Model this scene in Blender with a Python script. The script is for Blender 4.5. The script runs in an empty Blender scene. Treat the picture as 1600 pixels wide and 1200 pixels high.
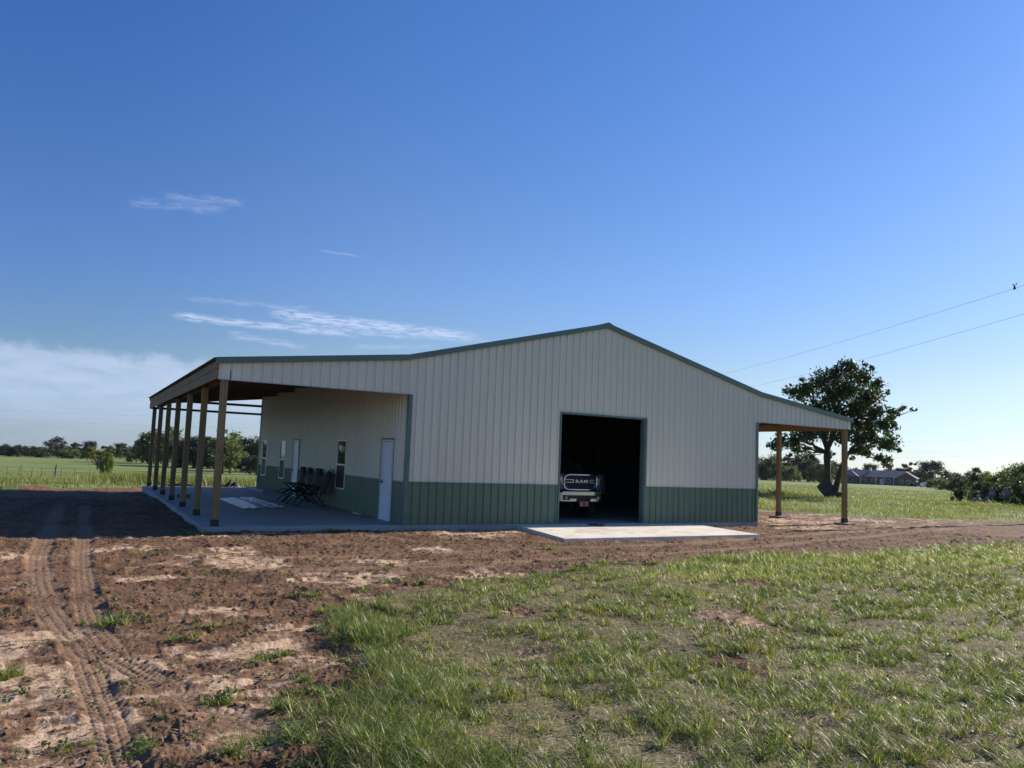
import bpy, bmesh, math, random
import numpy as np
from mathutils import Vector, Matrix
R = math.radians
sc = bpy.context.scene
C = sc.collection
# ------------------------------------------------------------------ camera
CAM = np.array([-7.3916, -18.4948, 1.7742])
YAW, PITCH, ROLL, FPX = 0.51046, 0.08737, 0.03905, 1202.64
def cam_axes():
    f = np.array([math.sin(YAW)*math.cos(PITCH), math.cos(YAW)*math.cos(PITCH), math.sin(PITCH)])
    r = np.array([math.cos(YAW), -math.sin(YAW), 0.0]); u = np.cross(r, f)
    return r*math.cos(ROLL)+u*math.sin(ROLL), -r*math.sin(ROLL)+u*math.cos(ROLL), f
_r, _u, _f = cam_axes()
cd = bpy.data.cameras.new('camera'); cam = bpy.data.objects.new('camera', cd); C.objects.link(cam)
cam.matrix_world = Matrix(((_r[0], _u[0], -_f[0], CAM[0]), (_r[1], _u[1], -_f[1], CAM[1]), (_r[2], _u[2], -_f[2], CAM[2]), (0, 0, 0, 1)))
cd.sensor_width = 36; cd.lens = FPX/1600*36; cd.shift_y = 11.44/1600; cd.shift_x = 1.08/1600
cd.clip_start = 0.05; cd.clip_end = 12000
sc.camera = cam
# ------------------------------------------------------------------ sky, sun, exposure
SUN_AZ, SUN_EL = 86.0, 26.0          # azimuth clockwise from +Y
SUN_STRENGTH, SKY_STRENGTH, EXPOSURE = 5.0, 0.072, 0.62
sc.view_settings.view_transform = 'Standard'
try: sc.view_settings.look = 'None'
except Exception: pass
sc.view_settings.exposure = EXPOSURE; sc.view_settings.gamma = 1
sd = bpy.data.lights.new('sun', 'SUN'); sd.energy = SUN_STRENGTH; sd.angle = R(0.53); sd.color = (1.0, 0.90, 0.76)
so = bpy.data.objects.new('sun', sd); C.objects.link(so)
sdir = Vector((math.sin(R(SUN_AZ))*math.cos(R(SUN_EL)), math.cos(R(SUN_AZ))*math.cos(R(SUN_EL)), math.sin(R(SUN_EL))))
so.rotation_euler = sdir.to_track_quat('Z', 'Y').to_euler(); so.location = (60, 5, 40)

class NT:
    """tiny node helper"""
    def __init__(s, tree): s.t = tree; s.n = tree.nodes; s.l = tree.links
    def set(s, inp, v):
        if isinstance(v, bpy.types.NodeSocket): s.l.new(v, inp)
        elif v is not None:
            try: inp.default_value = v
            except Exception: inp.default_value = (v, v, v)
    def node(s, typ, ins=None, out=0, **kw):
        n = s.n.new(typ)
        for k, v in kw.items(): setattr(n, k, v)
        for k, v in (ins or {}).items(): s.set(n.inputs[k], v)
        return n.outputs[out] if out is not None else n
    def m(s, op, a, b=None, c=None, clamp=False):
        n = s.n.new('ShaderNodeMath'); n.operation = op; n.use_clamp = clamp
        for i, v in enumerate((a, b, c)):
            if v is not None: s.set(n.inputs[i], v)
        return n.outputs[0]
    def mix(s, f, a, b, blend='MIX'):
        n = s.n.new('ShaderNodeMix'); n.data_type = 'RGBA'; n.blend_type = blend
        s.set(n.inputs[0], f); s.set(n.inputs[6], c4(a)); s.set(n.inputs[7], c4(b)); return n.outputs[2]
    def ss(s, x, a, b, lo=0.0, hi=1.0):
        n = s.n.new('ShaderNodeMapRange'); n.interpolation_type = 'SMOOTHSTEP'
        for i, v in enumerate((x, a, b, lo, hi)): s.set(n.inputs[i], v)
        return n.outputs[0]
    def noise(s, vec, scale, detail=4, rough=.55, dist=0.0, out=0):
        return s.node('ShaderNodeTexNoise', {'Vector': vec, 'Scale': scale, 'Detail': detail, 'Roughness': rough, 'Distortion': dist}, out)
def c4(v): return (*v, 1.0) if isinstance(v, tuple) and len(v) == 3 else v

w = bpy.data.worlds.new('World'); sc.world = w; w.use_nodes = True
wt = NT(w.node_tree); wt.n.clear()
sky = wt.node('ShaderNodeTexSky', out=None, sky_type='NISHITA', sun_disc=False, sun_elevation=R(SUN_EL), sun_rotation=R(SUN_AZ), altitude=300, air_density=1.0, dust_density=0.3, ozone_density=5.0)
skyc = sky.outputs[0]
tc = wt.node('ShaderNodeTexCoord', out=None).outputs['Generated']
sep = wt.node('ShaderNodeSeparateXYZ', {0: tc}, out=None)
dx, dy, dz = sep.outputs
az = wt.m('MULTIPLY', wt.m('ARCTAN2', dx, dy), 57.29578)
el = wt.m('MULTIPLY', wt.m('ARCSINE', dz), 57.29578)
def wvec(sa, se, off=0.0):
    return wt.node('ShaderNodeCombineXYZ', {0: wt.m('MULTIPLY', az, sa), 1: wt.m('MULTIPLY', el, se), 2: off})
tint = wt.mix(wt.ss(el, 0, 6.5), (.86, .95, 1.16), (1.14, 1.03, 1.0)); tint = wt.mix(wt.ss(el, 5, 14), tint, (1.02, 1.08, 1.26)); tint = wt.mix(wt.ss(el, 12, 32), tint, (.78, 1.08, 1.47))
tint = wt.mix(wt.m('MULTIPLY', wt.ss(az, 22, -6), wt.ss(az, -150, -60)), tint, wt.mix(1.0, tint, (.72, .83, .95), 'MULTIPLY'))
skyc = wt.mix(1.0, skyc, tint, 'MULTIPLY')
skyc = wt.node('ShaderNodeHueSaturation', {'Saturation': 1.0, 'Color': skyc})
def streak(a0, e0, a1, e1, width, off, dens, wob=.35):
    """a wispy streak of ice cloud between two directions of the sky"""
    L = math.hypot(a1-a0, e1-e0); ux, uy = (a1-a0)/L, (e1-e0)/L
    da = wt.m('SUBTRACT', az, a0); de = wt.m('SUBTRACT', el, e0)
    t = wt.m('DIVIDE', wt.m('ADD', wt.m('MULTIPLY', da, ux), wt.m('MULTIPLY', de, uy)), L)
    dperp = wt.m('SUBTRACT', wt.m('MULTIPLY', de, ux), wt.m('MULTIPLY', da, uy))
    n1 = wt.noise(wvec(.7, 1.2, off), 1.0, 4, .55); n1 = wt.m('MULTIPLY', wt.m('SUBTRACT', n1, .5), wob)
    dperp = wt.m('ADD', dperp, n1)
    body = wt.ss(wt.m('ABSOLUTE', dperp), width, 0.0)
    ends = wt.m('MULTIPLY', wt.ss(t, 0, .12), wt.ss(t, 1, .8))
    n2 = wt.ss(wt.noise(wvec(.9, 5.0, off+3), 1.0, 4, .58, .4), .28, .68)
    return wt.m('MULTIPLY', wt.m('MULTIPLY', body, ends), wt.m('MULTIPLY', n2, dens), clamp=True)
bank_n = wt.noise(wvec(.22, .9, 1.0), 1.0, 6, .6)
top = wt.m('ADD', 6.1, wt.m('MULTIPLY', wt.m('SUBTRACT', wt.noise(wvec(.45, .4, 2.0), 1.0, 6, .62), .5), 2.6))
bank = wt.ss(wt.m('SUBTRACT', top, el), -.25, .8)
bank = wt.m('MULTIPLY', bank, wt.ss(el, .5, 4.0, .45, 1.0))
bank = wt.m('MULTIPLY', bank, wt.m('MULTIPLY', wt.ss(az, 20, 10), wt.ss(az, -75, -40)))
bank = wt.m('MULTIPLY', bank, wt.ss(bank_n, .3, .62, .5, .85))
acc = bank
for st in ((4.6, 8.85, 18.5, 8.6, .40, 5.0, 1.3, .35), (11.0, 9.75, 27.5, 8.8, .62, 9.0, 1.5, .4), (12.0, 9.1, 22.5, 8.6, .3, 12.0, .8, .4),
           (1.6, 15.9, 8.6, 16.4, .5, 20.0, .34, .9), (3.6, 16.6, 9.6, 17.0, .45, 24.0, .38, .8), (14.6, 14.4, 17.6, 14.2, .12, 31.0, .4, .2),
           (5.5, 10.1, 15.0, 10.2, .3, 36.0, .35, .7), (20.0, 8.6, 28.5, 8.7, .16, 41.0, .5, .3), (8.5, 7.9, 14.5, 7.4, .4, 51.0, .5, .8), (17., 7.6, 24, 8.1, .3, 57.0, .4, .6)):
    acc = wt.m('MAXIMUM', acc, streak(*st))
lum = wt.node('ShaderNodeRGBToBW', {0: skyc})
ccol = wt.node('ShaderNodeMix', {0: .62, 6: skyc, 7: (6.3, 7.1, 9.3, 1)}, 2, data_type='RGBA')
skyc = wt.mix(acc, skyc, ccol)
bg = wt.node('ShaderNodeBackground', {'Color': skyc, 'Strength': SKY_STRENGTH})
wo = wt.n.new('ShaderNodeOutputWorld'); wt.l.new(bg, wo.inputs[0])

# ------------------------------------------------------------------ helpers
rng = np.random.default_rng(7); random.seed(7)
def tag(o, label=None, cat=None, group=None, kind=None):
    if label: o['label'] = label
    if cat: o['category'] = cat
    if group: o['group'] = group
    if kind: o['kind'] = kind
    return o
def empty(name, loc=(0, 0, 0), rz=0.0):
    o = bpy.data.objects.new(name, None); C.objects.link(o); o.location = loc; o.rotation_euler = (0, 0, rz); o.empty_display_size = .3
    return o
def link(name, me, mat, parent=None):
    o = bpy.data.objects.new(name, me); C.objects.link(o)
    if mat is not None: me.materials.append(mat)
    if parent is not None: o.parent = parent
    return o
def fast_mesh(name, V, quads=None, tris=None, smooth=False, attrs=None):
    """mesh from numpy arrays"""
    me = bpy.data.meshes.new(name); V = np.asarray(V, np.float32)
    nq = 0 if quads is None else len(quads); nt = 0 if tris is None else len(tris)
    li = np.concatenate(([np.asarray(quads).ravel()] if nq else [])+([np.asarray(tris).ravel()] if nt else [])).astype(np.int32)
    me.vertices.add(len(V)); me.vertices.foreach_set('co', V.ravel())
    me.loops.add(len(li)); me.loops.foreach_set('vertex_index', li)
    me.polygons.add(nq+nt)
    st = np.concatenate((np.arange(nq)*4, nq*4+np.arange(nt)*3)).astype(np.int32)
    me.polygons.foreach_set('loop_start', st)
    me.polygons.foreach_set('loop_total', np.concatenate((np.full(nq, 4), np.full(nt, 3))).astype(np.int32))
    if smooth: me.polygons.foreach_set('use_smooth', np.ones(nq+nt, bool))
    for k, a in (attrs or {}).items():
        at = me.attributes.new(k, 'FLOAT', 'POINT'); at.data.foreach_set('value', np.asarray(a, np.float32))
    me.update(calc_edges=True)
    return me
class MB:
    """collects boxes, bars, tubes, prisms; build() links them as one mesh"""
    def __init__(s): s.v = []; s.f = []
    def add(s, vs, fs):
        k = len(s.v); s.v += [tuple(float(c) for c in v) for v in vs]; s.f += [tuple(i+k for i in f) for f in fs]; return s
    def box(s, x0, x1, y0, y1, z0, z1):
        return s.add([(x0, y0, z0), (x1, y0, z0), (x1, y1, z0), (x0, y1, z0), (x0, y0, z1), (x1, y0, z1), (x1, y1, z1), (x0, y1, z1)],
                     [(0, 3, 2, 1), (4, 5, 6, 7), (0, 1, 5, 4), (1, 2, 6, 5), (2, 3, 7, 6), (3, 0, 4, 7)])
    def tube(s, pts, rad, n=6, caps=True):
        pts = [Vector(p) for p in pts]; rs = rad if isinstance(rad, (list, tuple)) else [rad]*len(pts)
        vs = []; fs = []; up = Vector((0, 0, 1)); last = None
        for i, p in enumerate(pts):
            d = (pts[min(i+1, len(pts)-1)]-pts[max(i-1, 0)]).normalized()
            a = last if last is not None else (up if abs(d.z) < .9 else Vector((1, 0, 0)))
            a = (a-d*a.dot(d)); a = a.normalized() if a.length > 1e-6 else d.orthogonal().normalized(); last = a
            b = d.cross(a)
            for k in range(n):
                t = 2*math.pi*k/n; vs.append(p+(a*math.cos(t)+b*math.sin(t))*rs[i])
        for i in range(len(pts)-1):
            for k in range(n): fs.append((i*n+k, i*n+(k+1) % n, (i+1)*n+(k+1) % n, (i+1)*n+k))
        if caps: fs.append(tuple(reversed(range(n)))); fs.append(tuple(range((len(pts)-1)*n, len(pts)*n)))
        return s.add(vs, fs)
    def prism(s, prof, axis, a, b):
        """profile of 2-D points extruded along axis from a to b"""
        n = len(prof); mk = {'x': lambda p, t: (t, p[0], p[1]), 'y': lambda p, t: (p[0], t, p[1]), 'z': lambda p, t: (p[0], p[1], t)}[axis]
        vs = [mk(p, a) for p in prof]+[mk(p, b) for p in prof]
        return s.add(vs, [tuple(range(n)), tuple(reversed(range(n, 2*n)))]+[(i, i+n, (i+1) % n+n, (i+1) % n) for i in range(n)])
    def build(s, name, mat, parent=None, smooth=False, bevel=0.0):
        me = bpy.data.meshes.new(name); me.from_pydata(s.v, [], s.f)
        bm = bmesh.new(); bm.from_mesh(me); bmesh.ops.recalc_face_normals(bm, faces=bm.faces)
        if bevel: bmesh.ops.bevel(bm, geom=list(bm.edges), offset=bevel, segments=2, affect='EDGES', profile=.5)
        bm.to_mesh(me); bm.free()
        if smooth: me.polygons.foreach_set('use_smooth', np.ones(len(me.polygons), bool))
        me.update(); return link(name, me, mat, parent)
def copy_tree(o, parent=None):
    c = o.copy(); C.objects.link(c); c.parent = parent
    for ch in list(o.children): copy_tree(ch, c)
    return c
# --- numpy gradient-ish noise
def _h(ix, iy, seed):
    n = (ix.astype(np.int64)*374761393+iy.astype(np.int64)*668265263+seed*1274126177) & 0xffffffff
    n = ((n ^ (n >> 13))*1274126177) & 0xffffffff
    return ((n ^ (n >> 16)) & 0xffff)/65535.0
def vnoise(x, y, seed=0):
    ix = np.floor(x); iy = np.floor(y); fx = x-ix; fy = y-iy
    fx = fx*fx*fx*(fx*(fx*6-15)+10); fy = fy*fy*fy*(fy*(fy*6-15)+10)
    a = _h(ix, iy, seed); b = _h(ix+1, iy, seed); c = _h(ix, iy+1, seed); d = _h(ix+1, iy+1, seed)
    return (a*(1-fx)+b*fx)*(1-fy)+(c*(1-fx)+d*fx)*fy
def fbm(x, y, oct=4, seed=0, gain=.5):
    s = 0; a = 1; t = 0
    for i in range(oct):
        s = s+a*vnoise(x*2**i+17.3*i, y*2**i-9.1*i, seed+i); t += a; a *= gain
    return s/t
def sstep(a, b, x):
    t = np.clip((x-a)/(b-a), 0, 1); return t*t*(3-2*t)
def poly_sd(px, py, poly):
    """signed distance to a polygon, positive inside"""
    d = np.full(px.shape, 1e9); ins = np.zeros(px.shape, bool); n = len(poly)
    for i in range(n):
        ax, ay = poly[i]; bx, by = poly[(i+1) % n]
        ex, ey = bx-ax, by-ay; t = np.clip(((px-ax)*ex+(py-ay)*ey)/(ex*ex+ey*ey), 0, 1)
        d = np.minimum(d, np.hypot(px-ax-t*ex, py-ay-t*ey))
        c = ((ay > py) != (by > py)); 
        with np.errstate(divide='ignore', invalid='ignore'): xx = ax+(py-ay)*(ex)/(ey if ey != 0 else 1e-9)
        ins ^= c & (px < xx)
    return np.where(ins, d, -d)
def line_pd(px, py, line):
    """distance to a polyline and the length run along it, plus signed side"""
    d = np.full(px.shape, 1e9); run = np.zeros(px.shape); side = np.zeros(px.shape); acc = 0
    for i in range(len(line)-1):
        ax, ay = line[i]; bx, by = line[i+1]; ex, ey = bx-ax, by-ay; L = math.hypot(ex, ey)
        t = np.clip(((px-ax)*ex+(py-ay)*ey)/(L*L), 0, 1); dd = np.hypot(px-ax-t*ex, py-ay-t*ey)
        k = dd < d; d = np.where(k, dd, d); run = np.where(k, acc+t*L, run); side = np.where(k, ((px-ax)*ey-(py-ay)*ex)/L, side); acc += L
    return d, run, side
# ------------------------------------------------------------------ terrain
BW, BD, WL, WR = 12.484, 18.304, 4.692, 4.782
G1 = [(34, -4.6), (17.17, -5.93), (13.5, -6.19), (10.43, -6.41), (7.83, -6.6), (5.96, -6.42), (4.24, -6.26), (2.81, -6.71), (1.22, -7.18), (-0.54, -7.61), (-1.66, -7.7), (-2.49, -8.07), (-3.26, -8.49), (-4.13, -8.93), (-4.61, -9.19), (-4.87, -9.85), (-4.97, -10.89), (-5.05, -11.73), (-5.23, -12.36), (-5.49, -12.77), (-5.6, -12.96), (-5.75, -13.27), (-5.85, -13.7), (-6.0, -15.5), (-7.5, -22), (-6, -60), (90, -60), (90, 0)]
DIRT = [(-60, 9), (-14, 13.4), (-10.4, 15.0), (-9.2, 16.8), (-8.4, 19.0), (-7.0, 21.8), (-4.2, 22.8), (0, 22.0), (12, 23), (18.5, 19), (20.3, 9), (20.48, 7.12), (20.89, 5.64), (22.04, 3.23), (24.02, 2.19), (25.53, 1.2), (29.41, 0.5), (40, .4), (90, 2), (90, -60), (-60, -60)]
TRACKS = [([(-7.05, 8), (-7.09, -0.14), (-7.16, -3.59), (-7.15, -6.3), (-7.12, -8.18), (-7.07, -9.42), (-6.93, -10.61), (-6.6, -11.8)], .15),
          ([(-7.7, 8), (-7.75, -0.05), (-7.79, -3.46), (-7.68, -6.15), (-7.53, -8.05), (-7.35, -9.32), (-7.14, -10.23), (-6.91, -11.01), (-6.67, -11.7), (-6.42, -12.31), (-6.1, -13.1)], .17),
          ([(-7.34, -9.3), (-7.19, -10.57), (-7.11, -11.61), (-7.05, -12.42), (-7.01, -13.26), (-6.95, -15)], .13),
          ([(60, 7), (30.61, 2.94), (24.26, 0.66), (20.45, -0.67), (18.16, -1.18), (16.05, -1.3), (12, -2.6), (6, -4.0), (0, -4.4), (-4, -4.6)], .2),
          ([(60, 4.5), (28.8, 1.3), (23.37, -0.7), (18.81, -2.3), (15.0, -3.0), (10.0, -4.3), (5, -5.4), (-1, -6.0), (-4.5, -5.9)], .2)]
BARE = [(-0.24, -11.44, .5), (-1.26, -12.54, .32), (-1.9, -13.28, .25), (-0.3, -11.95, .4), (-3.3, -12.04, .3), (-1.8, -12.9, .25), (2.2, -9.6, .35), (-2.6, -10.2, .4)]
PALE = [(-7.67, -9.64, .7), (-7.65, -11.03, .5), (-6.96, -11.1, .45), (-7.24, -12.33, .4), (-5.49, -10.7, .4), (-4.61, -4.97, .7), (-5.89, -8.97, .5), (-2.52, -5.46, .6), (-4.68, -11.0, .3), (-5.93, -11.7, .4), (-0.95, -4.0, .5), (2.14, -0.43, 1.2), (1.2, -.9, 1.2), (-6.18, -12.49, .35), (-6.6, -2.86, .6), (-7.97, -3.42, .5), (15.7, 1.5, 2.2), (14.33, -1.01, 1.4), (-1.77, -7.2, .7), (12.8, 3.5, 1.5), (20, 2, 1.6), (-3.5, -7.0, .8), (6.5, -1.2, .1), (-6.1, -13.1, .35), (-7.5, -13.2, .4)]
def base_z(x, y):
    dx = x-CAM[0]; dy = y-CAM[1]; r = np.hypot(dx, dy); a = np.degrees(np.arctan2(dx, dy))
    zl = np.interp(r, [0, 30, 38, 46, 60, 106, 200, 380, 600, 1500, 5000], [-.13, -.14, -.28, -.55, -1.0, -2.6, -4.2, -5.5, -7.0, -9, -32])
    zr = np.interp(r, [0, 60, 150, 300, 600, 1500, 5000], [-.13, -.13, -.9, -2.3, -4.0, -7, -32])
    k = sstep(16, 40, a)*sstep(175, 120, a)
    return zl*(1-k)+zr*k
def masks(x, y):
    j = (fbm(x*.9, y*.9, 4, 3)-.5)
    j2 = (fbm(x*4, y*4, 3, 8)-.5)
    g1 = poly_sd(x, y, G1); g1 = sstep(-.16, .22, g1+(j*.5+j2*.4)*np.where(y > -8.6, 2.4, 1.3))
    dd = poly_sd(x, y, DIRT); g2 = sstep(-.3, .5, -dd+j*2.2+j2*.6)
    g = np.maximum(g1, g2)
    for bx, by, br in BARE: g = g*(1-.85*sstep(br*1.25, br*.45, np.hypot(x-bx, y-by)+j2*.35))
    return g, g1, g2
def ground(x, y, full=False):
    """height of the ground and its surface masks"""
    z = base_z(x, y); r = np.hypot(x-CAM[0], y-CAM[1])
    g, g1, g2 = masks(x, y)
    near = sstep(60, 26, r)
    inb = sstep(.1, .5, np.minimum(np.minimum(x+WL+.25, BW+.25-x), np.minimum(y+.3, BD+.3-y)))
    apr = sstep(-.4, .2, poly_sd(x, y, APRON))
    calm = np.clip(1-inb-apr*.9, 0, 1)
    # rough graded soil, clods and ripples; the grass stands on slightly higher soil
    big = fbm(x*.35, y*.35, 3, 21)-.5
    mid = fbm(x*1.7, y*1.7, 4, 31)-.5
    wx = x+.25*(fbm(x*2, y*2, 2, 91)-.5); wy = y+.25*(fbm(x*2+5, y*2, 2, 92)-.5)
    cl = fbm(wx*9, wy*9, 4, 41, .6); clod = np.clip(cl-.5, 0, 1)
    fine = fbm(x*34, y*34, 3, 51, .6)-.5
    trk = np.zeros_like(z); tread = np.zeros_like(z)
    for ln, hw in TRACKS:
        d, run, sd_ = line_pd(x, y, ln)
        m = sstep(hw*1.25, hw*.6, d+.06*(fbm(x*5, y*5, 3, 63)-.5))*np.clip(-.05+2.0*fbm(run*.9, sd_*2.5, 3, 61), 0, 1); run = run+.10*(fbm(x*3, y*3, 2, 64)-.5)
        rim = np.exp(-((d-hw*1.25)/(hw*.25))**2)*fbm(x*4, y*4, 3, 66)
        ch = np.abs(((run*1.0+np.abs(sd_)*.9)/.085) % 1-.5)*2          # chevron lugs
        gr = np.abs((sd_/(hw*.52)) % 1-.5)*2                             # grooves along the tyre
        tr = (sstep(.2, .5, ch)*.6+sstep(.15, .4, gr)*.4)
        z = z-m*(.006+.013*(1-tr))*near+rim*.004*near*(1-g)
        trk = np.maximum(trk, m); tread = np.maximum(tread, m*(1-tr))
    dirt = (1-g)*calm*near*(1-.8*trk)
    pale = np.zeros_like(z); pj = fbm(x*2.3, y*2.3, 4, 71)-.5
    for px_, py_, pr in PALE: pale = np.maximum(pale, sstep(pr*1.5, pr*.1, np.hypot((x-px_)*.8, y-py_)+pj*pr*1.8))
    pale = np.clip(np.maximum(pale, .8*sstep(.56, .68, fbm(x*.8+3, y*1.3, 4, 77))*(1-.85*sstep(-5, -2.5, x)*sstep(-8.5, -7, y)*sstep(-.8, -2.2, y)))*(1-g*.5), 0, 1)
    pale = pale*(1-.9*sstep(-4.3, -5.0, x)*sstep(-1.2, .2, y))  # pale soil faded out beside the porch to deepen the building's shadow
    rough = 1-.75*pale
    ridge = 1-np.abs(2*fbm(x*.55-2, y*2.4, 3, 83)-1)      # drag lines left by grading
    z = z+dirt*(big*.08+mid*.04+rough*(clod*.085+fine*.024)+np.clip(ridge-.82, 0, 1)*.26)
    z = z-dirt*pale*.008+(1-dirt)*0
    z = z+g1*near*(.045+(fbm(x*1.3, y*1.3, 4, 13)-.4)*.12+fine*.012)*calm
    # spoil bank at the far left corner of the pad
    bd, brun, _ = line_pd(x, y, [(-9.3, 19.0), (-8.6, 20.6), (-7.6, 22.2), (-5.2, 23.2)])
    bk = np.exp(-(bd/.9)**2)*(.35+.6*fbm(x*1.2, y*1.2, 4, 15))
    z = z+bk*.30*calm+bk*clod*.25
    z = z-.02*inb
    z = z*(1-apr)+apr*np.minimum(z, base_z(x, y)-.03)
    if not full: return z
    return z, g, g1, pale, trk, tread, bk, clod
APRON = [(3.28, 0.02), (2.86, -3.05), (9.45, -2.95), (9.62, 0.02)]
def gz(x, y): return float(ground(np.array([float(x)]), np.array([float(y)]))[0])
def polar(az_deg, r, dz=0.0):
    x = CAM[0]+math.sin(R(az_deg))*r; y = CAM[1]+math.cos(R(az_deg))*r
    return x, y, float(base_z(np.array([x]), np.array([y]))[0])+dz
def px_ray(px, py):
    v = _f+_r*(px-800+1.08)/FPX-_u*(py-600-11.44)/FPX; return v/np.linalg.norm(v)
def px_polar(px, r, py=720):
    """where something seen in that direction stands on the ground, r metres away"""
    v = px_ray(px, py); a = math.degrees(math.atan2(v[0], v[1])); return polar(a, r)
def px_height(px, py, r):
    v = px_ray(px, py); return CAM[2]+v[2]/math.hypot(v[0], v[1])*r

# ------------------------------------------------------------------ materials
def mat(name, col=(.5, .5, .5), rough=.6, metal=0.0, spec=.5, fn=None):
    m = bpy.data.materials.new(name); m.use_nodes = True; t = NT(m.node_tree)
    b = m.node_tree.nodes['Principled BSDF']; b.inputs['Base Color'].default_value = c4(col)
    b.inputs['Roughness'].default_value = rough; b.inputs['Metallic'].default_value = metal; b.inputs['Specular IOR Level'].default_value = spec
    if fn: fn(t, b)
    return m
def ocoord(t): return t.node('ShaderNodeTexCoord', out=None).outputs['Object']
def bump(t, b, h, strength=.3, dist=.01):
    t.set(b.inputs['Normal'], t.node('ShaderNodeBump', {'Strength': strength, 'Distance': dist, 'Height': h}))
def vary(c0, c1, scale, detail=5, stretch=(1, 1, 1), bmp=0.0, bdist=.005, lo=.35, hi=.65, rough=None):
    def fn(t, b):
        v = t.node('ShaderNodeMapping', {'Vector': ocoord(t), 'Scale': stretch})
        n = t.noise(v, scale, detail, .6)
        t.set(b.inputs['Base Color'], t.mix(t.ss(n, lo, hi), c0, c1))
        if rough: t.set(b.inputs['Roughness'], t.ss(n, lo, hi, rough[0], rough[1]))
        if bmp: bump(t, b, n, bmp, bdist)
    return fn
def siding(c0, c1, dust):
    def fn(t, b):
        co = ocoord(t); s = t.node('ShaderNodeSeparateXYZ', {0: co}, out=None)
        n = t.noise(t.node('ShaderNodeMapping', {'Vector': co, 'Scale': (1, 1, .15)}), 1.6, 5, .6)
        c = t.mix(t.ss(n, .3, .7), c0, c1)
        pn = t.node('ShaderNodeTexWhiteNoise', {'W': t.m('FLOOR', t.m('DIVIDE', t.m('ADD', s.outputs[0], s.outputs[1]), .9144))}, 'Value', noise_dimensions='1D')
        c = t.mix(t.m('MULTIPLY', pn, .10), c, tuple(v*.6 for v in c0))
        n2 = t.noise(co, 9, 5, .65)
        k = t.m('MULTIPLY', t.ss(s.outputs[2], .55, 0.0), t.ss(n2, .35, .75))     # splashed mud near the ground
        c = t.mix(t.m('MULTIPLY', k, .55), c, dust)
        t.set(b.inputs['Base Color'], c); t.set(b.inputs['Roughness'], t.ss(n2, .2, .8, .30, .42))
        bump(t, b, t.noise(co, 2.2, 3, .5), .05, .006)                               # oil-canning of the sheet
    return fn
M = {}
M['tan'] = mat('painted_steel_stone', fn=siding((.69, .67, .54), (.73, .71, .575), (.33, .24, .17)))
M['green'] = mat('painted_steel_green', fn=siding((.115, .18, .12), (.13, .20, .135), (.20, .15, .11)))
M['trim'] = mat('green_trim', (.10, .17, .145), .4, fn=vary((.09, .155, .135), (.11, .18, .15), 3, stretch=(.3, .3, 1)))
M['galv'] = mat('bare_steel_sheet', (.35, .36, .37), .45, .6, fn=vary((.28, .29, .30), (.38, .39, .40), 6))
M['roof'] = mat('roof_steel', (.11, .17, .145), .45, fn=vary((.10, .155, .13), (.12, .18, .15), 2))
def woodfn(c0, c1, c2, ax):
    def fn(t, b):
        co = ocoord(t); sc_ = [14, 14, 14]; sc_[ax] = .55
        g = t.noise(t.node('ShaderNodeMapping', {'Vector': co, 'Scale': tuple(sc_)}), 2.2, 6, .65, .6)
        c = t.mix(t.ss(g, .32, .68), c0, c1)
        kn = t.node('ShaderNodeTexVoronoi', {'Vector': t.node('ShaderNodeMapping', {'Vector': co, 'Scale': tuple((.9 if i == ax else 5.0) for i in range(3))}), 'Scale': 1.3})
        c = t.mix(t.ss(kn, .11, .05), c, c2)
        n = t.noise(co, .8, 4, .6); c = t.mix(t.ss(n, .35, .7, 0, .4), c, c2)
        t.set(b.inputs['Base Color'], c); bump(t, b, g, .35, .004)
    return fn
PW = ((.21, .135, .062), (.31, .215, .105), (.11, .065, .03))
M['post'] = mat('treated_pine_upright', rough=.75, fn=woodfn(*PW, 2))
M['beamy'] = mat('treated_pine_lengthwise', rough=.75, fn=woodfn((.24, .135, .06), (.34, .21, .105), (.12, .06, .025), 1))
M['beamx'] = mat('treated_pine_crosswise', rough=.75, fn=woodfn((.16, .085, .04), (.24, .14, .07), (.09, .045, .02), 0))
M['bracket'] = mat('black_bracket', (.018, .018, .02), .5)
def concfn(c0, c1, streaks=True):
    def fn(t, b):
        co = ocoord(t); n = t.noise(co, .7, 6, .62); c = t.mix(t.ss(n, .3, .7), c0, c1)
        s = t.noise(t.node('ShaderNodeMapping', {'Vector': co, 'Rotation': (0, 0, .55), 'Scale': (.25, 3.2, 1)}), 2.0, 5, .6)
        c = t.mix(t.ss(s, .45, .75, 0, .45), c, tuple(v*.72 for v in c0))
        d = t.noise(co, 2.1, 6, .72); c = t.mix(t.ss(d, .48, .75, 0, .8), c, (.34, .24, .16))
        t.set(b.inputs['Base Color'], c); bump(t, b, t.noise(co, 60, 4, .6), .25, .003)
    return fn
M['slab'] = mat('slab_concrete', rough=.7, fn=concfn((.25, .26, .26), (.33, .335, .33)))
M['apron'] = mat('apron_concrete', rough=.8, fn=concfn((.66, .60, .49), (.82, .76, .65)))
M['white'] = mat('white_painted_metal', (.74, .76, .80), .42, fn=vary((.70, .72, .77), (.76, .78, .82), 4))
M['vinyl'] = mat('white_vinyl', (.80, .80, .78), .4)
M['glass'] = mat('window_glass', (.012, .014, .015), .02, 0, .9)
M['screen'] = mat('window_screen', (.02, .022, .024), .55, 0, .25)
M['dark'] = mat('dark_tube_metal', (.02, .02, .022), .35, .3)
M['fabric'] = mat('black_sling_fabric', (.022, .020, .022), .85, fn=vary((.018, .017, .019), (.03, .027, .03), 40))
M['pillow'] = mat('dark_brown_cushion', (.035, .026, .024), .9)
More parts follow.
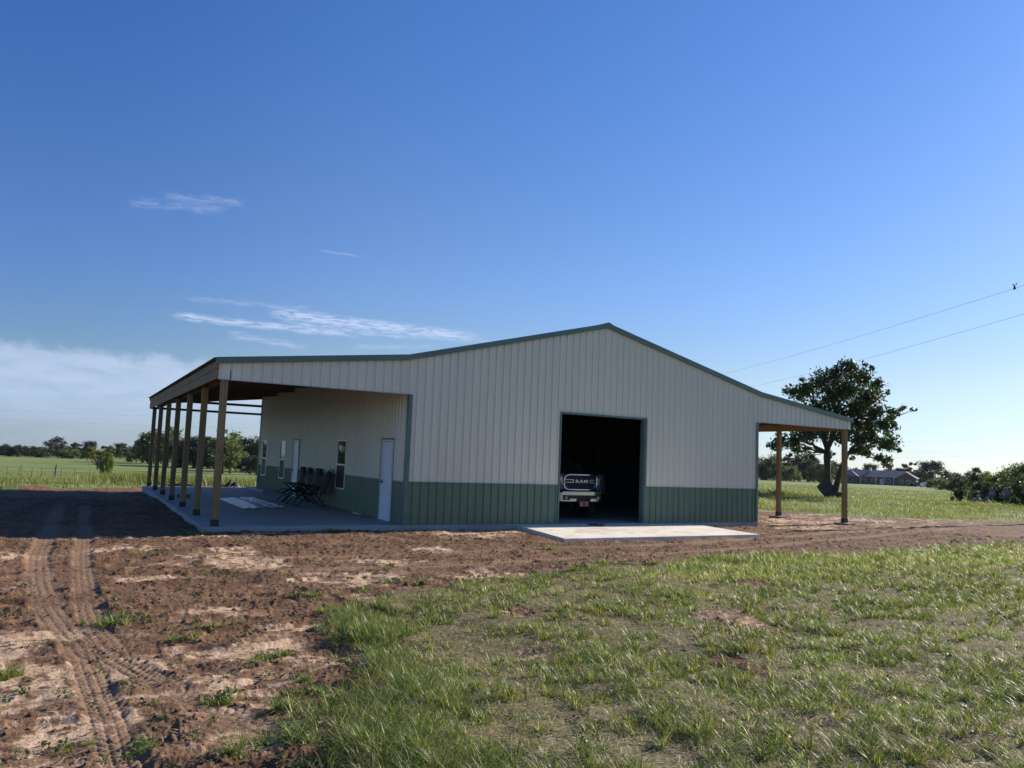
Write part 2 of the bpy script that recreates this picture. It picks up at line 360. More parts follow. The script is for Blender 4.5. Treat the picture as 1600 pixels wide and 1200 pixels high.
M['chrome'] = mat('chrome', (.75, .76, .78), .12, 1.0, fn=vary((.70, .71, .73), (.78, .79, .81), 7, rough=(.08, .16)))
M['badge'] = mat('badge_metal', (.80, .80, .78), .35, .35)
M['chromeb'] = mat('bumper_chrome', (.62, .66, .74), .2, 1.0)
M['truckpaint'] = mat('black_truck_paint', (.012, .014, .02), .18, 0, .6)
M['blackplastic'] = mat('black_plastic', (.012, .012, .013), .55)
M['tyre'] = mat('tyre_rubber', (.02, .02, .02), .85)
M['lens'] = mat('headlight_lens', (.45, .47, .5), .08, .6)
M['plate'] = mat('tan_plate', (.42, .17, .10), .5, fn=vary((.40, .15, .09), (.46, .21, .13), 20))
M['red'] = mat('dark_red_emblem', (.16, .01, .01), .5)
M['film'] = mat('white_film', (.66, .70, .78), .35, fn=vary((.60, .64, .72), (.74, .77, .84), 9, stretch=(1, .3, 1), bmp=.8, bdist=.02))
M['bark'] = mat('bark', rough=.9, fn=vary((.035, .028, .023), (.075, .062, .05), 9, 6, (1, 1, .2), .8, .03))
M['barklight'] = mat('pale_bark', rough=.9, fn=vary((.08, .07, .055), (.14, .125, .10), 9, 6, (1, 1, .2), .8, .03))
M['rock'] = mat('broken_concrete', rough=.9, fn=vary((.10, .09, .085), (.30, .27, .25), 1.7, 6, bmp=.6, bdist=.05))
M['shingle'] = mat('roof_shingles', rough=.9, fn=vary((.12, .12, .13), (.18, .18, .195), 1.2, 8))
M['brick'] = mat('house_brick', rough=.9, fn=vary((.12, .07, .055), (.2, .12, .09), 2.5, 6))
M['fascia'] = mat('house_trim', (.6, .6, .6), .6)
M['steelpost'] = mat('steel_post', (.05, .055, .05), .6, .2)
M['wire'] = mat('wire', (.06, .065, .07), .5, .4)
M['polewood'] = mat('pole_wood', rough=.9, fn=vary((.07, .055, .045), (.13, .105, .085), 6, 5, (1, 1, .1)))
M['blackheap'] = mat('black_sheeting', (.015, .014, .015), .45, fn=vary((.010, .010, .011), (.03, .026, .024), 12, bmp=1, bdist=.05))
M['whitecar'] = mat('white_car_paint', (.75, .76, .78), .25)

def leafmat(name, cols, trans=.35, rough=.5):
    m = bpy.data.materials.new(name); m.use_nodes = True; t = NT(m.node_tree); t.n.clear()
    a = t.node('ShaderNodeAttribute', out=2, attribute_name='rnd')
    rp = t.n.new('ShaderNodeValToRGB'); t.l.new(a, rp.inputs[0]); e = rp.color_ramp.elements
    e[0].color = c4(cols[0]); e[1].color = c4(cols[-1])
    for i, c in enumerate(cols[1:-1]): k = e.new((i+1)/(len(cols)-1)); k.color = c4(c)
    oi = t.node('ShaderNodeObjectInfo', out=None).outputs['Random']
    hv = t.node('ShaderNodeHueSaturation', {'Hue': t.ss(oi, 0, 1, .485, .51), 'Value': t.ss(oi, 0, 1, .8, 1.2), 'Color': rp.outputs[0]})
    p = t.node('ShaderNodeBsdfPrincipled', {'Base Color': hv, 'Roughness': rough, 'Specular IOR Level': .4})
    tr = t.node('ShaderNodeBsdfTranslucent', {'Color': t.mix(1.0, hv, (1.5, 1.6, .7), 'MULTIPLY')})
    mx = t.node('ShaderNodeMixShader', {0: trans, 1: p, 2: tr})
    o = t.n.new('ShaderNodeOutputMaterial'); t.l.new(mx, o.inputs[0]); return m
M['oak'] = leafmat('oak_leaves', [(.022, .036, .012), (.035, .055, .017), (.05, .072, .022)], .25)
M['leaf'] = leafmat('tree_leaves', [(.03, .052, .018), (.05, .08, .025), (.075, .105, .032)], .3)
M['leaflight'] = leafmat('light_leaves', [(.07, .095, .035), (.10, .13, .045), (.15, .17, .07)], .35)
M['cedar'] = leafmat('cedar_leaves', [(.016, .030, .014), (.026, .044, .018), (.04, .06, .025)], .15)
M['yellowleaf'] = leafmat('yellow_green_leaves', [(.08, .10, .02), (.13, .15, .03), (.19, .19, .04)], .35)
M['grass'] = leafmat('grass_blades', [(.055, .11, .020), (.095, .175, .03), (.15, .225, .038), (.22, .265, .06), (.38, .32, .17), (.62, .54, .34)], .4, .42)
M['fieldgrass'] = leafmat('field_grass', [(.12, .155, .045), (.17, .205, .06), (.22, .245, .08), (.31, .30, .13)], .35, .5)
M['thatch'] = leafmat('dry_thatch', [(.12, .085, .045), (.22, .17, .09), (.20, .19, .08), (.36, .29, .18), (.55, .46, .31)], .1, .6)
M['straw'] = leafmat('dry_straw', [(.30, .23, .14), (.45, .37, .25), (.6, .52, .38)], .15, .5)

def soilfn(t, b):
    co = ocoord(t); G = lambda n: t.node('ShaderNodeAttribute', out=2, attribute_name=n)
    g, pale, trk, tread, bank, clod = G('grass'), G('pale'), G('track'), G('tread'), G('bank'), G('clod')
    n1 = t.noise(co, 1.1, 6, .62); n2 = t.noise(co, 6.5, 6, .68); n3 = t.noise(co, 38, 4, .7)
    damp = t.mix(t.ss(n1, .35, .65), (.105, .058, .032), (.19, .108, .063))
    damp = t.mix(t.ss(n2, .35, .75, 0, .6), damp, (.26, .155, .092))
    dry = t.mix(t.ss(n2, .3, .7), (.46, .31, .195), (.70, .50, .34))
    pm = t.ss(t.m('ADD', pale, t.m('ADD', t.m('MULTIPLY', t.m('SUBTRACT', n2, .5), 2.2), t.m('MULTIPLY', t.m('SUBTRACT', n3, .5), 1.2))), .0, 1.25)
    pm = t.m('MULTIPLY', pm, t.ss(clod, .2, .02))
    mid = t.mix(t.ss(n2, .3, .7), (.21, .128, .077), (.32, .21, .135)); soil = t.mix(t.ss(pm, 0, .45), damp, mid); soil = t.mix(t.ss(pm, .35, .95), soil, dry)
    soil = t.mix(t.m('MULTIPLY', trk, .62), soil, (.34, .22, .14))
    soil = t.mix(t.m('MULTIPLY', tread, .55), soil, (.10, .058, .036))
    soil = t.mix(bank, soil, t.mix(n2, (.13, .055, .035), (.27, .13, .085)))
    soil = t.mix(t.ss(n3, .3, .7, 0, .35), soil, t.mix(.5, soil, (.05, .028, .018)))
    speck = t.node('ShaderNodeTexVoronoi', {'Vector': co, 'Scale': 26.0})
    soil = t.mix(t.m('MULTIPLY', t.ss(speck, .16, .08), t.ss(n2, .5, .6)), soil, (.42, .33, .26))
    # pasture: mown bands and clumps seen from afar
    s = t.node('ShaderNodeSeparateXYZ', {0: co}, out=None)
    gn = t.noise(co, .045, 5, .6); gm = t.noise(t.node('ShaderNodeMapping', {'Vector': co, 'Rotation': (0, 0, .5), 'Scale': (.25, 1, 1)}), .5, 6, .7)
    gf = t.noise(co, 5.5, 5, .7)
    field = t.mix(t.ss(gn, .35, .65), (.14, .195, .05), (.20, .25, .075))
    field = t.mix(t.ss(gm, .4, .7, 0, .5), field, (.29, .285, .12))
    field = t.mix(t.ss(gf, .35, .7, 0, .45), field, (.105, .14, .035))
    thatch = t.mix(t.ss(n2, .35, .65), (.10, .07, .036), (.27, .20, .115))
    st = t.noise(t.node('ShaderNodeMapping', {'Vector': co, 'Scale': (1, 5, 1), 'Rotation': (0, 0, .6)}), 22, 4, .75)
    thatch = t.mix(t.ss(n3, .35, .65, 0, .7), thatch, (.05, .045, .018)); thatch = t.mix(t.ss(st, .5, .7, 0, .8), thatch, (.30, .26, .14))
    far = t.ss(t.node('ShaderNodeVectorMath', {0: co, 1: tuple(CAM)}, 1, operation='DISTANCE'), 24, 40)
    gr = t.mix(far, t.mix(.15, thatch, field), field)
    gm2 = t.ss(t.m('ADD', g, t.m('MULTIPLY', t.m('SUBTRACT', n2, .5), .5)), .3, .7)
    t.set(b.inputs['Base Color'], t.mix(gm2, soil, gr))
    h = t.m('ADD', t.m('MULTIPLY', n3, .5), n2)
    bump(t, b, h, .8, .03)
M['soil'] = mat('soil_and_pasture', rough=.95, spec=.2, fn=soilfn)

# ------------------------------------------------------------------ ground sheet
def make_ground():
    azs = np.concatenate((np.arange(-180, -12, 3.0), np.arange(-12, 72, .082), np.arange(72, 180, 3.0)))
    rs = [0.05, .5, 1.0, 1.6, 2.2, 2.8, 3.3]
    r = 3.5
    while r < 30: rs.append(r); r *= 1.0032
    while r < 90: rs.append(r); r *= 1.012
    while r < 1750: rs.append(r); r *= 1.05
    rs = np.array(rs); na, nr = len(azs), len(rs)
    A, RR = np.meshgrid(np.radians(azs), rs)
    x = (CAM[0]+np.sin(A)*RR).ravel(); y = (CAM[1]+np.cos(A)*RR).ravel()
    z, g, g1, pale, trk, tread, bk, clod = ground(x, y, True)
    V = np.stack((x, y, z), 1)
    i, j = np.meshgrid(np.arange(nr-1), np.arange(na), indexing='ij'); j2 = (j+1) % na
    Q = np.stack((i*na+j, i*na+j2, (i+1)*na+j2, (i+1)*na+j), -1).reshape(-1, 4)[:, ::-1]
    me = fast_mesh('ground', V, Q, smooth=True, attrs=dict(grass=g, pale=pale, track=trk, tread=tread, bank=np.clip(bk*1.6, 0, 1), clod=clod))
    return tag(link('ground', me, M['soil']), kind='structure')
make_ground()
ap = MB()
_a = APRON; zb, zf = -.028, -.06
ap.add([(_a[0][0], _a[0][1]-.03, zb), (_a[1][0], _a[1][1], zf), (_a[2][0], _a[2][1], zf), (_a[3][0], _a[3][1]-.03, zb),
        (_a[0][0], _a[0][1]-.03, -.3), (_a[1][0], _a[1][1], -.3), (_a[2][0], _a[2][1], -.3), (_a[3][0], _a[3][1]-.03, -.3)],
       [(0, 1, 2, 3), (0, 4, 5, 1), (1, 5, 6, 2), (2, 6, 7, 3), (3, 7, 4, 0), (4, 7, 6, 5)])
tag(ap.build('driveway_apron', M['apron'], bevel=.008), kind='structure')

# ------------------------------------------------------------------ the metal building
RX = [-4.76, -.12, 6.16, 12.62, 17.32]; RZ = [3.79, 4.315, 5.885, 4.315, 3.70]
def rt(x): return np.interp(x, RX, RZ)
B = empty('metal_building', (BW/2, BD/2, 0)); OFF = Vector((BW/2, BD/2, 0))
tag(B, 'large tan metal barn with green wainscot, open garage bay and post porches', 'metal building')
def bpart(mb, name, m, parent=None, **kw):
    mb.v = [(v[0]-OFF.x, v[1]-OFF.y, v[2]) for v in mb.v]; return mb.build(name, m, parent or B, **kw)
PITCHW = .2286
def ribcols(a, b, phase=0.0, h=.032):
    """positions and outward offsets of a ribbed sheet from a to b"""
    prof = [(0.0, 0), (.040, 0), (.047, .004), (.060, .004), (.067, 0), (.108, 0), (.115, .004), (.128, .004), (.135, 0), (.168, 0), (.180, h), (.200, h), (.2120, 0)]
    out = []; k = math.floor((a-phase)/PITCHW)
    while phase+k*PITCHW < b:
        for u, o in prof:
            t = phase+k*PITCHW+u
            if a < t < b: out.append((t, o))
        k += 1
    f = lambda t: np.interp(t, [p[0] for p in out], [p[1] for p in out])
    return [(a, float(f(a)))]+out+[(b, float(f(b)))]
def sheet(mb, cols, lo, hi, place, breaks=()):
    vs = []; fs = []
    for t, o in cols:
        vs.append(place(t, o, lo(t))); vs.append(place(t, o, hi(t)))
    for i in range(len(cols)-1): fs.append((2*i, 2*i+2, 2*i+3, 2*i+1))
    mb.add(vs, fs)
def nobuildnormals(mb, name, m, parent=None):
    return bpart(mb, name, m, parent)
GX0, GX1, GH, WH, FB = 4.642, 7.692, 3.121, 1.085, 3.325
def front(yy, sgn, gar):
    up = MB(); gr = MB(); P = lambda t, o, z: (t, yy-sgn*o, z)
    top = lambda t: float(rt(t))-.03
    segs = [(-WL, 0.0, FB)]
    segs += [(0.0, GX0, WH), (GX0, GX1, GH), (GX1, BW, WH)] if gar else [(0.0, BW, WH)]
    segs += [(BW, BW+WR, FB)]
    for a, b, lo in segs:
        br = [a]+[x for x in RX if a < x < b]+[b]
        for c, d_ in zip(br[:-1], br[1:]): sheet(up, ribcols(c, d_), lambda t, l=lo: l, top, P)
    gs_ = []
    for a, b in ([(0.0, GX0), (GX1, BW)] if gar else [(0.0, BW)]): q = MB(); sheet(q, ribcols(a, b), lambda t: 0.0, lambda t: WH-.004, P); gs_.append(q)
    return up, gs_
u_, gg = front(0.0, 1, True); bpart(u_, 'front_wall', M['tan'])
for q in gg: bpart(q, 'front_wainscot', M['green'])
# rear wall stands only behind the enclosed bay
u_, g_ = MB(), MB(); P = lambda t, o, z: (t, BD+o, z)
for c, d_ in ((0.0, RX[2]), (RX[2], BW)): sheet(u_, ribcols(c, d_), lambda t: WH, lambda t: float(rt(t))-.03, P)
sheet(g_, ribcols(0.0, BW), lambda t: 0.0, lambda t: WH-.004, P)
bpart(u_, 'rear_wall', M['tan']); bpart(g_, 'rear_wainscot', M['green'])
DOORS = [(.93, 1.87), (10.93, 11.87)]; WINS = [(5.08, 6.02), (13.13, 14.03), (16.62, 17.54)]
def sidewall(xx, sgn, openings):
    up = MB(); gr = MB(); P = lambda t, o, z: (xx+sgn*o, t, z); ztop = 4.26
    cuts = sorted(openings); t0 = 0.0
    for a, b, lo, hi in cuts:
        sheet(up, ribcols(t0, a), lambda t: WH, lambda t: ztop, P); sheet(gr, ribcols(t0, a), lambda t: 0.0, lambda t: WH-.004, P)
        sheet(up, ribcols(a, b), lambda t: hi, lambda t: ztop, P)
        if lo > 0: sheet(gr, ribcols(a, b), lambda t: 0.0, lambda t: lo, P)
        t0 = b
    sheet(up, ribcols(t0, BD), lambda t: WH, lambda t: ztop, P); sheet(gr, ribcols(t0, BD), lambda t: 0.0, lambda t: WH-.004, P)
    return up, gr
u_, g_ = sidewall(0.0, -1, [(a, b, 0, 2.16) for a, b in DOORS]+[(a, b, .61, 2.16) for a, b in WINS])
bpart(u_, 'left_wall', M['tan']); bpart(g_, 'left_wainscot', M['green'])
u_, g_ = sidewall(BW, 1, []); bpart(u_, 'right_wall', M['tan']); bpart(g_, 'right_wainscot', M['green'])
# roof sheets
rf = MB()
for i in range(4):
    xa, xb = RX[i], RX[i+1]
    if i == 0: xa -= .07
    if i == 3: xb += .05
    def slope(x, i=i): return RZ[i]+(RZ[i+1]-RZ[i])*(x-RX[i])/(RX[i+1]-RX[i])
    cols = ribcols(-.06, BD+.06, 0, .022); vs = []; fs = []
    for t, o in cols: vs.append((xa, t, slope(xa)+o)); vs.append((xb, t, slope(xb)+o))
    for k in range(len(cols)-1): fs.append((2*k, 2*k+1, 2*k+3, 2*k+2))
    rf.add(vs, fs)
bpart(rf, 'roof', M['roof'])
for yy0, yy1 in ((-.085, -.031), (BD+.031, BD+.085)):
    rk = MB()
    for i in range(4):
        xa, xb = RX[i], RX[i+1]; za, zb_ = RZ[i], RZ[i+1]; e = .001*i
        rk.add([(xa, yy0-e, za-.115), (xb, yy0-e, zb_-.115), (xb, yy0-e, zb_+.028), (xa, yy0-e, za+.028), (xa, yy1+e, za-.115), (xb, yy1+e, zb_-.115), (xb, yy1+e, zb_+.028), (xa, yy1+e, za+.028)],
               [(0, 1, 2, 3), (4, 7, 6, 5), (3, 2, 6, 7), (0, 4, 5, 1), (0, 3, 7, 4), (1, 5, 6, 2)])
    bpart(rk, 'rake_trim', M['trim'])
rc = MB(); rc.prism([(6.16-.2, 5.885-.05+.03), (6.16, 5.885+.035), (6.16+.2, 5.885-.05+.03), (6.16, 5.885+.055)], 'y', -.09, BD+.09); bpart(rc, 'ridge_cap', M['trim'])
for nm, xs, ys in (('a', 0, 0), ('b', BW, 0), ('c', 0, BD), ('d', BW, BD)):
    m_ = MB(); sx = 1 if xs == 0 else -1; sy = 1 if ys == 0 else -1
    top = FB-.0 if ys == 0 else 4.2
    x0, x1 = sorted((xs-sx*.036, xs+sx*.055)); y0, y1 = sorted((ys-sy*.036, ys-sy*.028)); m_.box(x0, x1, y0, y1, 0, top)
    x0, x1 = sorted((xs-sx*.036, xs-sx*.028)); y0, y1 = sorted((ys-sy*.028, ys+sy*.12)); m_.box(x0, x1, y0, y1, 0, top)
    bpart(m_, 'corner_trim', M['trim'])
# flashing line between wall and wainscot
for a, b in ((.058, GX0-.05), (GX1+.075, BW-.058)): fl = MB(); fl.box(a, b, -.032, -.027, WH-.016, WH+.01); bpart(fl, 'wainscot_flashing', M['trim'])
prev = .13; tf = mat('tan_flashing', (.42, .39, .31), .4)
for a, b in sorted(DOORS+WINS)+[(BD-.13, 0)]: fl = MB(); fl.box(-.033, -.028, prev, a-.06, WH-.014, WH+.012); bpart(fl, 'wainscot_flashing', tf); prev = b+.06
# fascia bottom trim
for a, b in ((-WL, -.03), (BW+.03, BW+WR)): ft = MB(); ft.box(a, b, -.026, .0, FB-.012, FB); bpart(ft, 'fascia_trim', M['galv'])
# garage opening: trim and jambs
gt = MB()
gt.box(GX0-.045, GX0, -.034, .03, 0, GH); gt.box(GX1, GX1+.07, -.034, .16, 0, GH); gt.box(GX0-.045, GX1+.07, -.034, .16, GH, GH+.05)
gt.box(GX1-.04, GX1, .0, .155, 0, GH-.002)
bpart(gt, 'garage_door_frame', M['trim'])
# floor slab of the bay and left porch
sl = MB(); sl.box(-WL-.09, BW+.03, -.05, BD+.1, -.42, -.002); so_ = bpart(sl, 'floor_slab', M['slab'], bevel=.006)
for yy in (3.05, 6.1, 9.15, 12.2, 15.25): jt = MB(); jt.box(-WL-.04, -.05, yy-.004, yy+.004, -.001, .0005); bpart(jt, 'saw_joint', M['bracket'])
# doors
for a, b in DOORS:
    fr = MB(); fr.box(-.036, .03, a, a+.05, .0, 2.16); fr.box(-.036, .03, b-.05, b, .0, 2.16); fr.box(-.036, .03, a+.05, b-.05, 2.11, 2.16); fr.box(-.036, .03, a+.05, b-.05, 0, .03)
    frame_ = bpart(fr, 'door_frame', M['white'])
    tr = MB(); tr.box(-.034, -.02, a-.045, a, .0, 2.2); tr.box(-.034, -.02, b, b+.045, .0, 2.2); tr.box(-.034, -.02, a, b, 2.16, 2.2); bpart(tr, 'door_trim', mat('dark_door_trim', (.03, .05, .045), .5))
    for q_ in ((a+.044, a+.056, .03, 2.118), (b-.056, b-.044, .03, 2.118), (a+.056, b-.056, 2.106, 2.118)):
        ws_ = MB(); ws_.box(-.039, -.0365, *q_); bpart(ws_, 'weather_strip', M['bracket'])  # dark strips stand in for the shaded gap between door and frame
    dp = MB(); dp.box(-.006, .028, a+.05, b-.05, .03, 2.11); dl = bpart(dp, 'door', M['white'])
    h = MB(); h.tube([(-.006, b-.12, 1.02), (-.07, b-.12, 1.02)], .016, 8); h.tube([(-.065, b-.125, 1.02), (-.065, b-.26, 1.015)], .012, 8); h.box(-.012, -.006, b-.15, b-.09, .96, 1.08)
    bpart(h, 'handle', M['bracket'], dl)
# windows
for a, b in WINS:
    fr = MB(); t_ = .04
    fr.box(-.034, .02, a, a+t_, .61, 2.16); fr.box(-.034, .02, b-t_, b, .61, 2.16); fr.box(-.034, .02, a+t_, b-t_, 2.16-t_, 2.16); fr.box(-.034, .02, a+t_, b-t_, .61, .61+t_); fr.box(-.032, .018, a+t_, b-t_, 1.355, 1.405)
    f_ = bpart(fr, 'window', M['vinyl'])
    p1 = MB(); p1.box(-.008, -.002, a+t_, b-t_, 1.405, 2.16-t_); bpart(p1, 'pane', M['glass'], f_)
    p2 = MB(); p2.box(-.002, .004, a+t_, b-t_, .61+t_, 1.355); bpart(p2, 'pane', M['glass'], f_)
    p3 = MB(); p3.box(-.02, -.018, a+t_, b-t_, .61+t_, 1.355); bpart(p3, 'screen', M['screen'], f_)
# posts of the two porches
def post(x, y, z0, z1, pad):
    m_ = MB(); m_.box(x-.075, x+.075, y-.075, y+.075, z0+.02, z1); p_ = bpart(m_, 'post', M['post'], bevel=.004)
    k = MB(); k.box(x-.085, x-.076, y-.085, y+.085, z0+.0, z0+.15); k.box(x+.076, x+.085, y-.085, y+.085, z0, z0+.15)
    k.box(x-.076, x+.076, y-.085, y-.076, z0, z0+.15); k.box(x-.076, x+.076, y+.076, y+.085, z0, z0+.15); bpart(k, 'post_bracket', M['bracket'], p_)
    if pad:
        q_ = MB(); q_.box(x-.26, x+.26, y-.26, y+.26, -.35, z0); bpart(q_, 'footing', M['slab'], p_, bevel=.01)
for i in range(7):
    yy = .1+(BD-.2)*i/6
    post(-WL+.155, yy, 0.0, FB, False); post(BW+WR-.2, yy, -.06, 3.29, True)
# eave boards, headers, rafters and purlins
wd = MB(); wd.box(-WL-.04, -WL, -.018, BD+.018, 3.565, 3.755); bpart(wd, 'eave_board', M['beamy'])
wd = MB(); wd.box(-WL-.045, -WL-.005, -.018, BD+.018, 3.33, 3.55); bpart(wd, 'header_beam', M['beamy'])
wd = MB(); wd.box(-WL+.235, -WL+.275, .0, BD, 3.33, 3.56); bpart(wd, 'header_beam', M['beamy'])
wd = MB(); wd.box(BW+WR-.05, BW+WR-.01, .01, BD-.01, 3.40, 3.66); bpart(wd, 'eave_board', M['beamy'])
wd = MB(); wd.box(BW+WR-.125, BW+WR-.085, .01, BD-.01, 3.29, 3.53); bpart(wd, 'header_beam', M['beamy'])
wd = MB(); wd.box(BW+WR-.315, BW+WR-.275, .01, BD-.01, 3.27, 3.53); bpart(wd, 'header_beam', M['beamy'])
def sloped(mb, xa, xb, y0, y1, dtop, h):
    za, zb_ = float(rt(xa))-dtop, float(rt(xb))-dtop
    mb.add([(xa, y0, za-h), (xb, y0, zb_-h), (xb, y0, zb_), (xa, y0, za), (xa, y1, za-h), (xb, y1, zb_-h), (xb, y1, zb_), (xa, y1, za)],
           [(0, 1, 2, 3), (4, 7, 6, 5), (3, 2, 6, 7), (0, 4, 5, 1), (0, 3, 7, 4), (1, 5, 6, 2)])
for i in range(7):
    yy = .1+(BD-.2)*i/6
    m_ = MB(); sloped(m_, -WL+.03, -.04, yy+.02, yy+.06, .07, .2); bpart(m_, 'rafter', M['beamx'])
    m_ = MB(); sloped(m_, BW+.04, BW+WR-.06, yy+.02, yy+.06, .07, .2); bpart(m_, 'rafter', M['beamx'])
for x in np.arange(-WL+.62, -.2, .61):
    m_ = MB(); z = float(rt(x)); m_.box(x-.02, x+.02, .0, BD, z-.064, z-.012); bpart(m_, 'purlin', M['beamy'])
for x in np.arange(BW+.4, BW+WR-.2, .61):
    m_ = MB(); z = float(rt(x)); m_.box(x-.02, x+.02, .0, BD, z-.064, z-.012); bpart(m_, 'purlin', M['beamy'])
m_ = MB(); m_.box(-WL, -.03, BD-.04, BD, 3.32, 3.42); bpart(m_, 'end_girt', M['beamx'])
m_ = MB(); m_.box(-3.0, -.03, BD-.039, BD+.001, 3.69, 3.80); bpart(m_, 'end_girt', M['beamx'])
m_ = MB(); m_.tube([(-3.0, BD-.02, 3.74), (-3.3, BD-.03, 3.80), (-3.55, BD-.05, 3.93)], .03, 6); bpart(m_, 'end_brace', M['beamx'])
M['liner'] = mat('dark_liner', (.03, .04, .075), .7)  # near-black colour puts the bay's shade into added panels and girts
for b_ in ((.10, BW-.10, BD-.035, BD-.03, 0, 4.2), (BW-.035, BW-.03, .05, BD-.05, 0, 4.2), (.03, .035, .05, BD-.05, 0, 4.2)): m_ = MB(); m_.box(*b_); bpart(m_, 'wall_liner', M['liner'])  # panels added inside the walls so the bay reads dark
# interior framing glimpsed through the open bay
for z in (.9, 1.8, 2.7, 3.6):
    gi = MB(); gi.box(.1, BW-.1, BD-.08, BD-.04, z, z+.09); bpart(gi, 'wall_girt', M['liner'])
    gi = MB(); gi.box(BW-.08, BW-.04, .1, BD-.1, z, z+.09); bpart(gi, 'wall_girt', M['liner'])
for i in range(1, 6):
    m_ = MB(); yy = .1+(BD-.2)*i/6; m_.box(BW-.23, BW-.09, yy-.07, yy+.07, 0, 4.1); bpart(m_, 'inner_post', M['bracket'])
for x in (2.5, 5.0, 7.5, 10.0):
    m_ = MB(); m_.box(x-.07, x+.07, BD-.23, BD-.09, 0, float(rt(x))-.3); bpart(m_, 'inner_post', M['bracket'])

# ------------------------------------------------------------------ pickup in the bay
def text_mesh(s, size, depth):
    cu = bpy.data.curves.new('letters', 'FONT'); cu.body = s; cu.size = size; cu.extrude = depth; cu.offset = size*.012; cu.align_x = 'CENTER'; cu.space_character = 1.15
    o = bpy.data.objects.new('tmp', cu); C.objects.link(o); dg = bpy.context.evaluated_depsgraph_get()
    me = bpy.data.meshes.new_from_object(o.evaluated_get(dg)); bpy.data.objects.remove(o); return me
def make_truck(x, y):
    T = empty('pickup_truck', (x, y, 0)); tag(T, 'black pickup truck with chrome grille parked nose out just inside the dark garage bay', 'pickup truck')
    # local: front bumper at y=0, truck runs to +y
    b = MB()
    side = [(.18, .62), (.10, .95), (.16, 1.38), (.55, 1.47), (1.75, 1.53), (2.3, 2.05), (3.9, 2.07), (4.35, 1.53), (6.2, 1.53), (6.25, .62), (5.6, .60), (5.45, .95), (4.85, 1.0), (4.35, .95), (4.2, .55), (1.75, .55), (1.6, .95), (1.1, 1.02), (.62, .95), (.5, .62)]
    core = [(p[0], p[1]) for p in side]
    W1 = .98
    n = len(core); vs = []
    for sx, ins in ((-1, 1), (1, 1)):
        for yy, zz in core:
            k = .80 if zz > 1.9 else (.96 if zz > 1.3 else 1.0)
            if yy < .4: k *= .94
            vs.append((sx*W1*k, yy, zz))
    b.add(vs, [tuple(range(n)), tuple(reversed(range(n, 2*n)))]+[(i, i+n, (i+1) % n+n, (i+1) % n) for i in range(n)])
    b.build('body', M['truckpaint'], T)
    hd = MB(); hd.add([(-.62, .14, 1.335), (.62, .14, 1.335), (.78, 1.7, 1.47), (-.78, 1.7, 1.47), (-.4, .3, 1.40), (.4, .3, 1.40), (.5, 1.65, 1.52), (-.5, 1.65, 1.52)],
                      [(0, 1, 5, 4), (1, 2, 6, 5), (2, 3, 7, 6), (3, 0, 4, 7), (4, 5, 6, 7)]); hd.v = [(v[0], v[1], v[2]+.075) for v in hd.v]; hd.build('hood_bulge', M['truckpaint'], T)
    ws = MB(); ws.add([(-.84, 1.80, 1.50), (.84, 1.80, 1.50), (.74, 2.28, 1.98), (-.74, 2.28, 1.98)], [(0, 1, 2, 3)])
    ws.v = [(v[0], v[1]-.025, v[2]+.025) for v in ws.v]; ws.build('windshield', M['glass'], T)
    # grille: rounded octagon surround curving back at its ends
    def cy(xx): return .02+.14*(abs(xx)/.62)**2.4
    gl = [(-.46, 1.37), (.46, 1.37), (.55, 1.335), (.60, 1.27), (.61, 1.08), (.585, .98), (.51, .92), (-.51, .92), (-.585, .98), (-.61, 1.08), (-.60, 1.27), (-.55, 1.335)]
    loop = []
    for i in range(len(gl)):
        p, q_ = gl[i], gl[(i+1) % len(gl)]; nseg = 8 if abs(p[0]-q_[0]) > .5 else 1
        for s_ in range(nseg): f_ = s_/nseg; xx = p[0]+(q_[0]-p[0])*f_; zz = p[1]+(q_[1]-p[1])*f_; loop.append((xx, cy(xx)-.03, zz))
    loop.append(loop[0]); g_ = MB(); g_.tube(loop, .03, 8, False); gs = g_.build('grille', M['chrome'], T, smooth=True)
    bk = MB(); xs = np.linspace(-.59, .59, 17)
    for i in range(16): bk.add([(xs[i], cy(xs[i])+.02, .93), (xs[i+1], cy(xs[i+1])+.02, .93), (xs[i+1], cy(xs[i+1])+.02, 1.36), (xs[i], cy(xs[i])+.02, 1.36)], [(0, 1, 2, 3)])
    for z in np.arange(.965, 1.35, .04):
        for i in range(16): bk.tube([(xs[i], cy(xs[i])-.005, z), (xs[i+1], cy(xs[i+1])-.005, z)], .006, 4, False)
    bk.build('grille_mesh', M['blackplastic'], gs)
    # lettering and the bracket marks either side of it
    me = text_mesh('RAM', .135, .008); lo = link('lettering', me, M['badge'], gs)
    lo.rotation_euler = (R(90), 0, 0); lo.scale = (1.55, 1.0, 1); lo.location = (-.065, -.035, 1.125)
    def bar(xa, xb, za, zb_):
        mk.add([(xa, cy(xa)-.035, za), (xb, cy(xb)-.035, za), (xb, cy(xb)-.035, zb_), (xa, cy(xa)-.035, zb_), (xa, cy(xa)-.01, za), (xb, cy(xb)-.01, za), (xb, cy(xb)-.01, zb_), (xa, cy(xa)-.01, zb_)],
               [(0, 1, 2, 3), (7, 6, 5, 4), (0, 4, 5, 1), (3, 2, 6, 7), (0, 3, 7, 4), (1, 5, 6, 2)])
    for segs_, xe in ((((-.56, -.46), (-.46, -.36), (-.36, -.32)), -.34), (((.29, .37), (.37, .45)), .272)):
        mk = MB()
        for z in (1.125, 1.205):
            for a, b_ in segs_: bar(a, b_, z, z+.02)
        bar(xe, xe+.02, 1.145, 1.205); mk.build('grille_mark', M['badge'], gs)
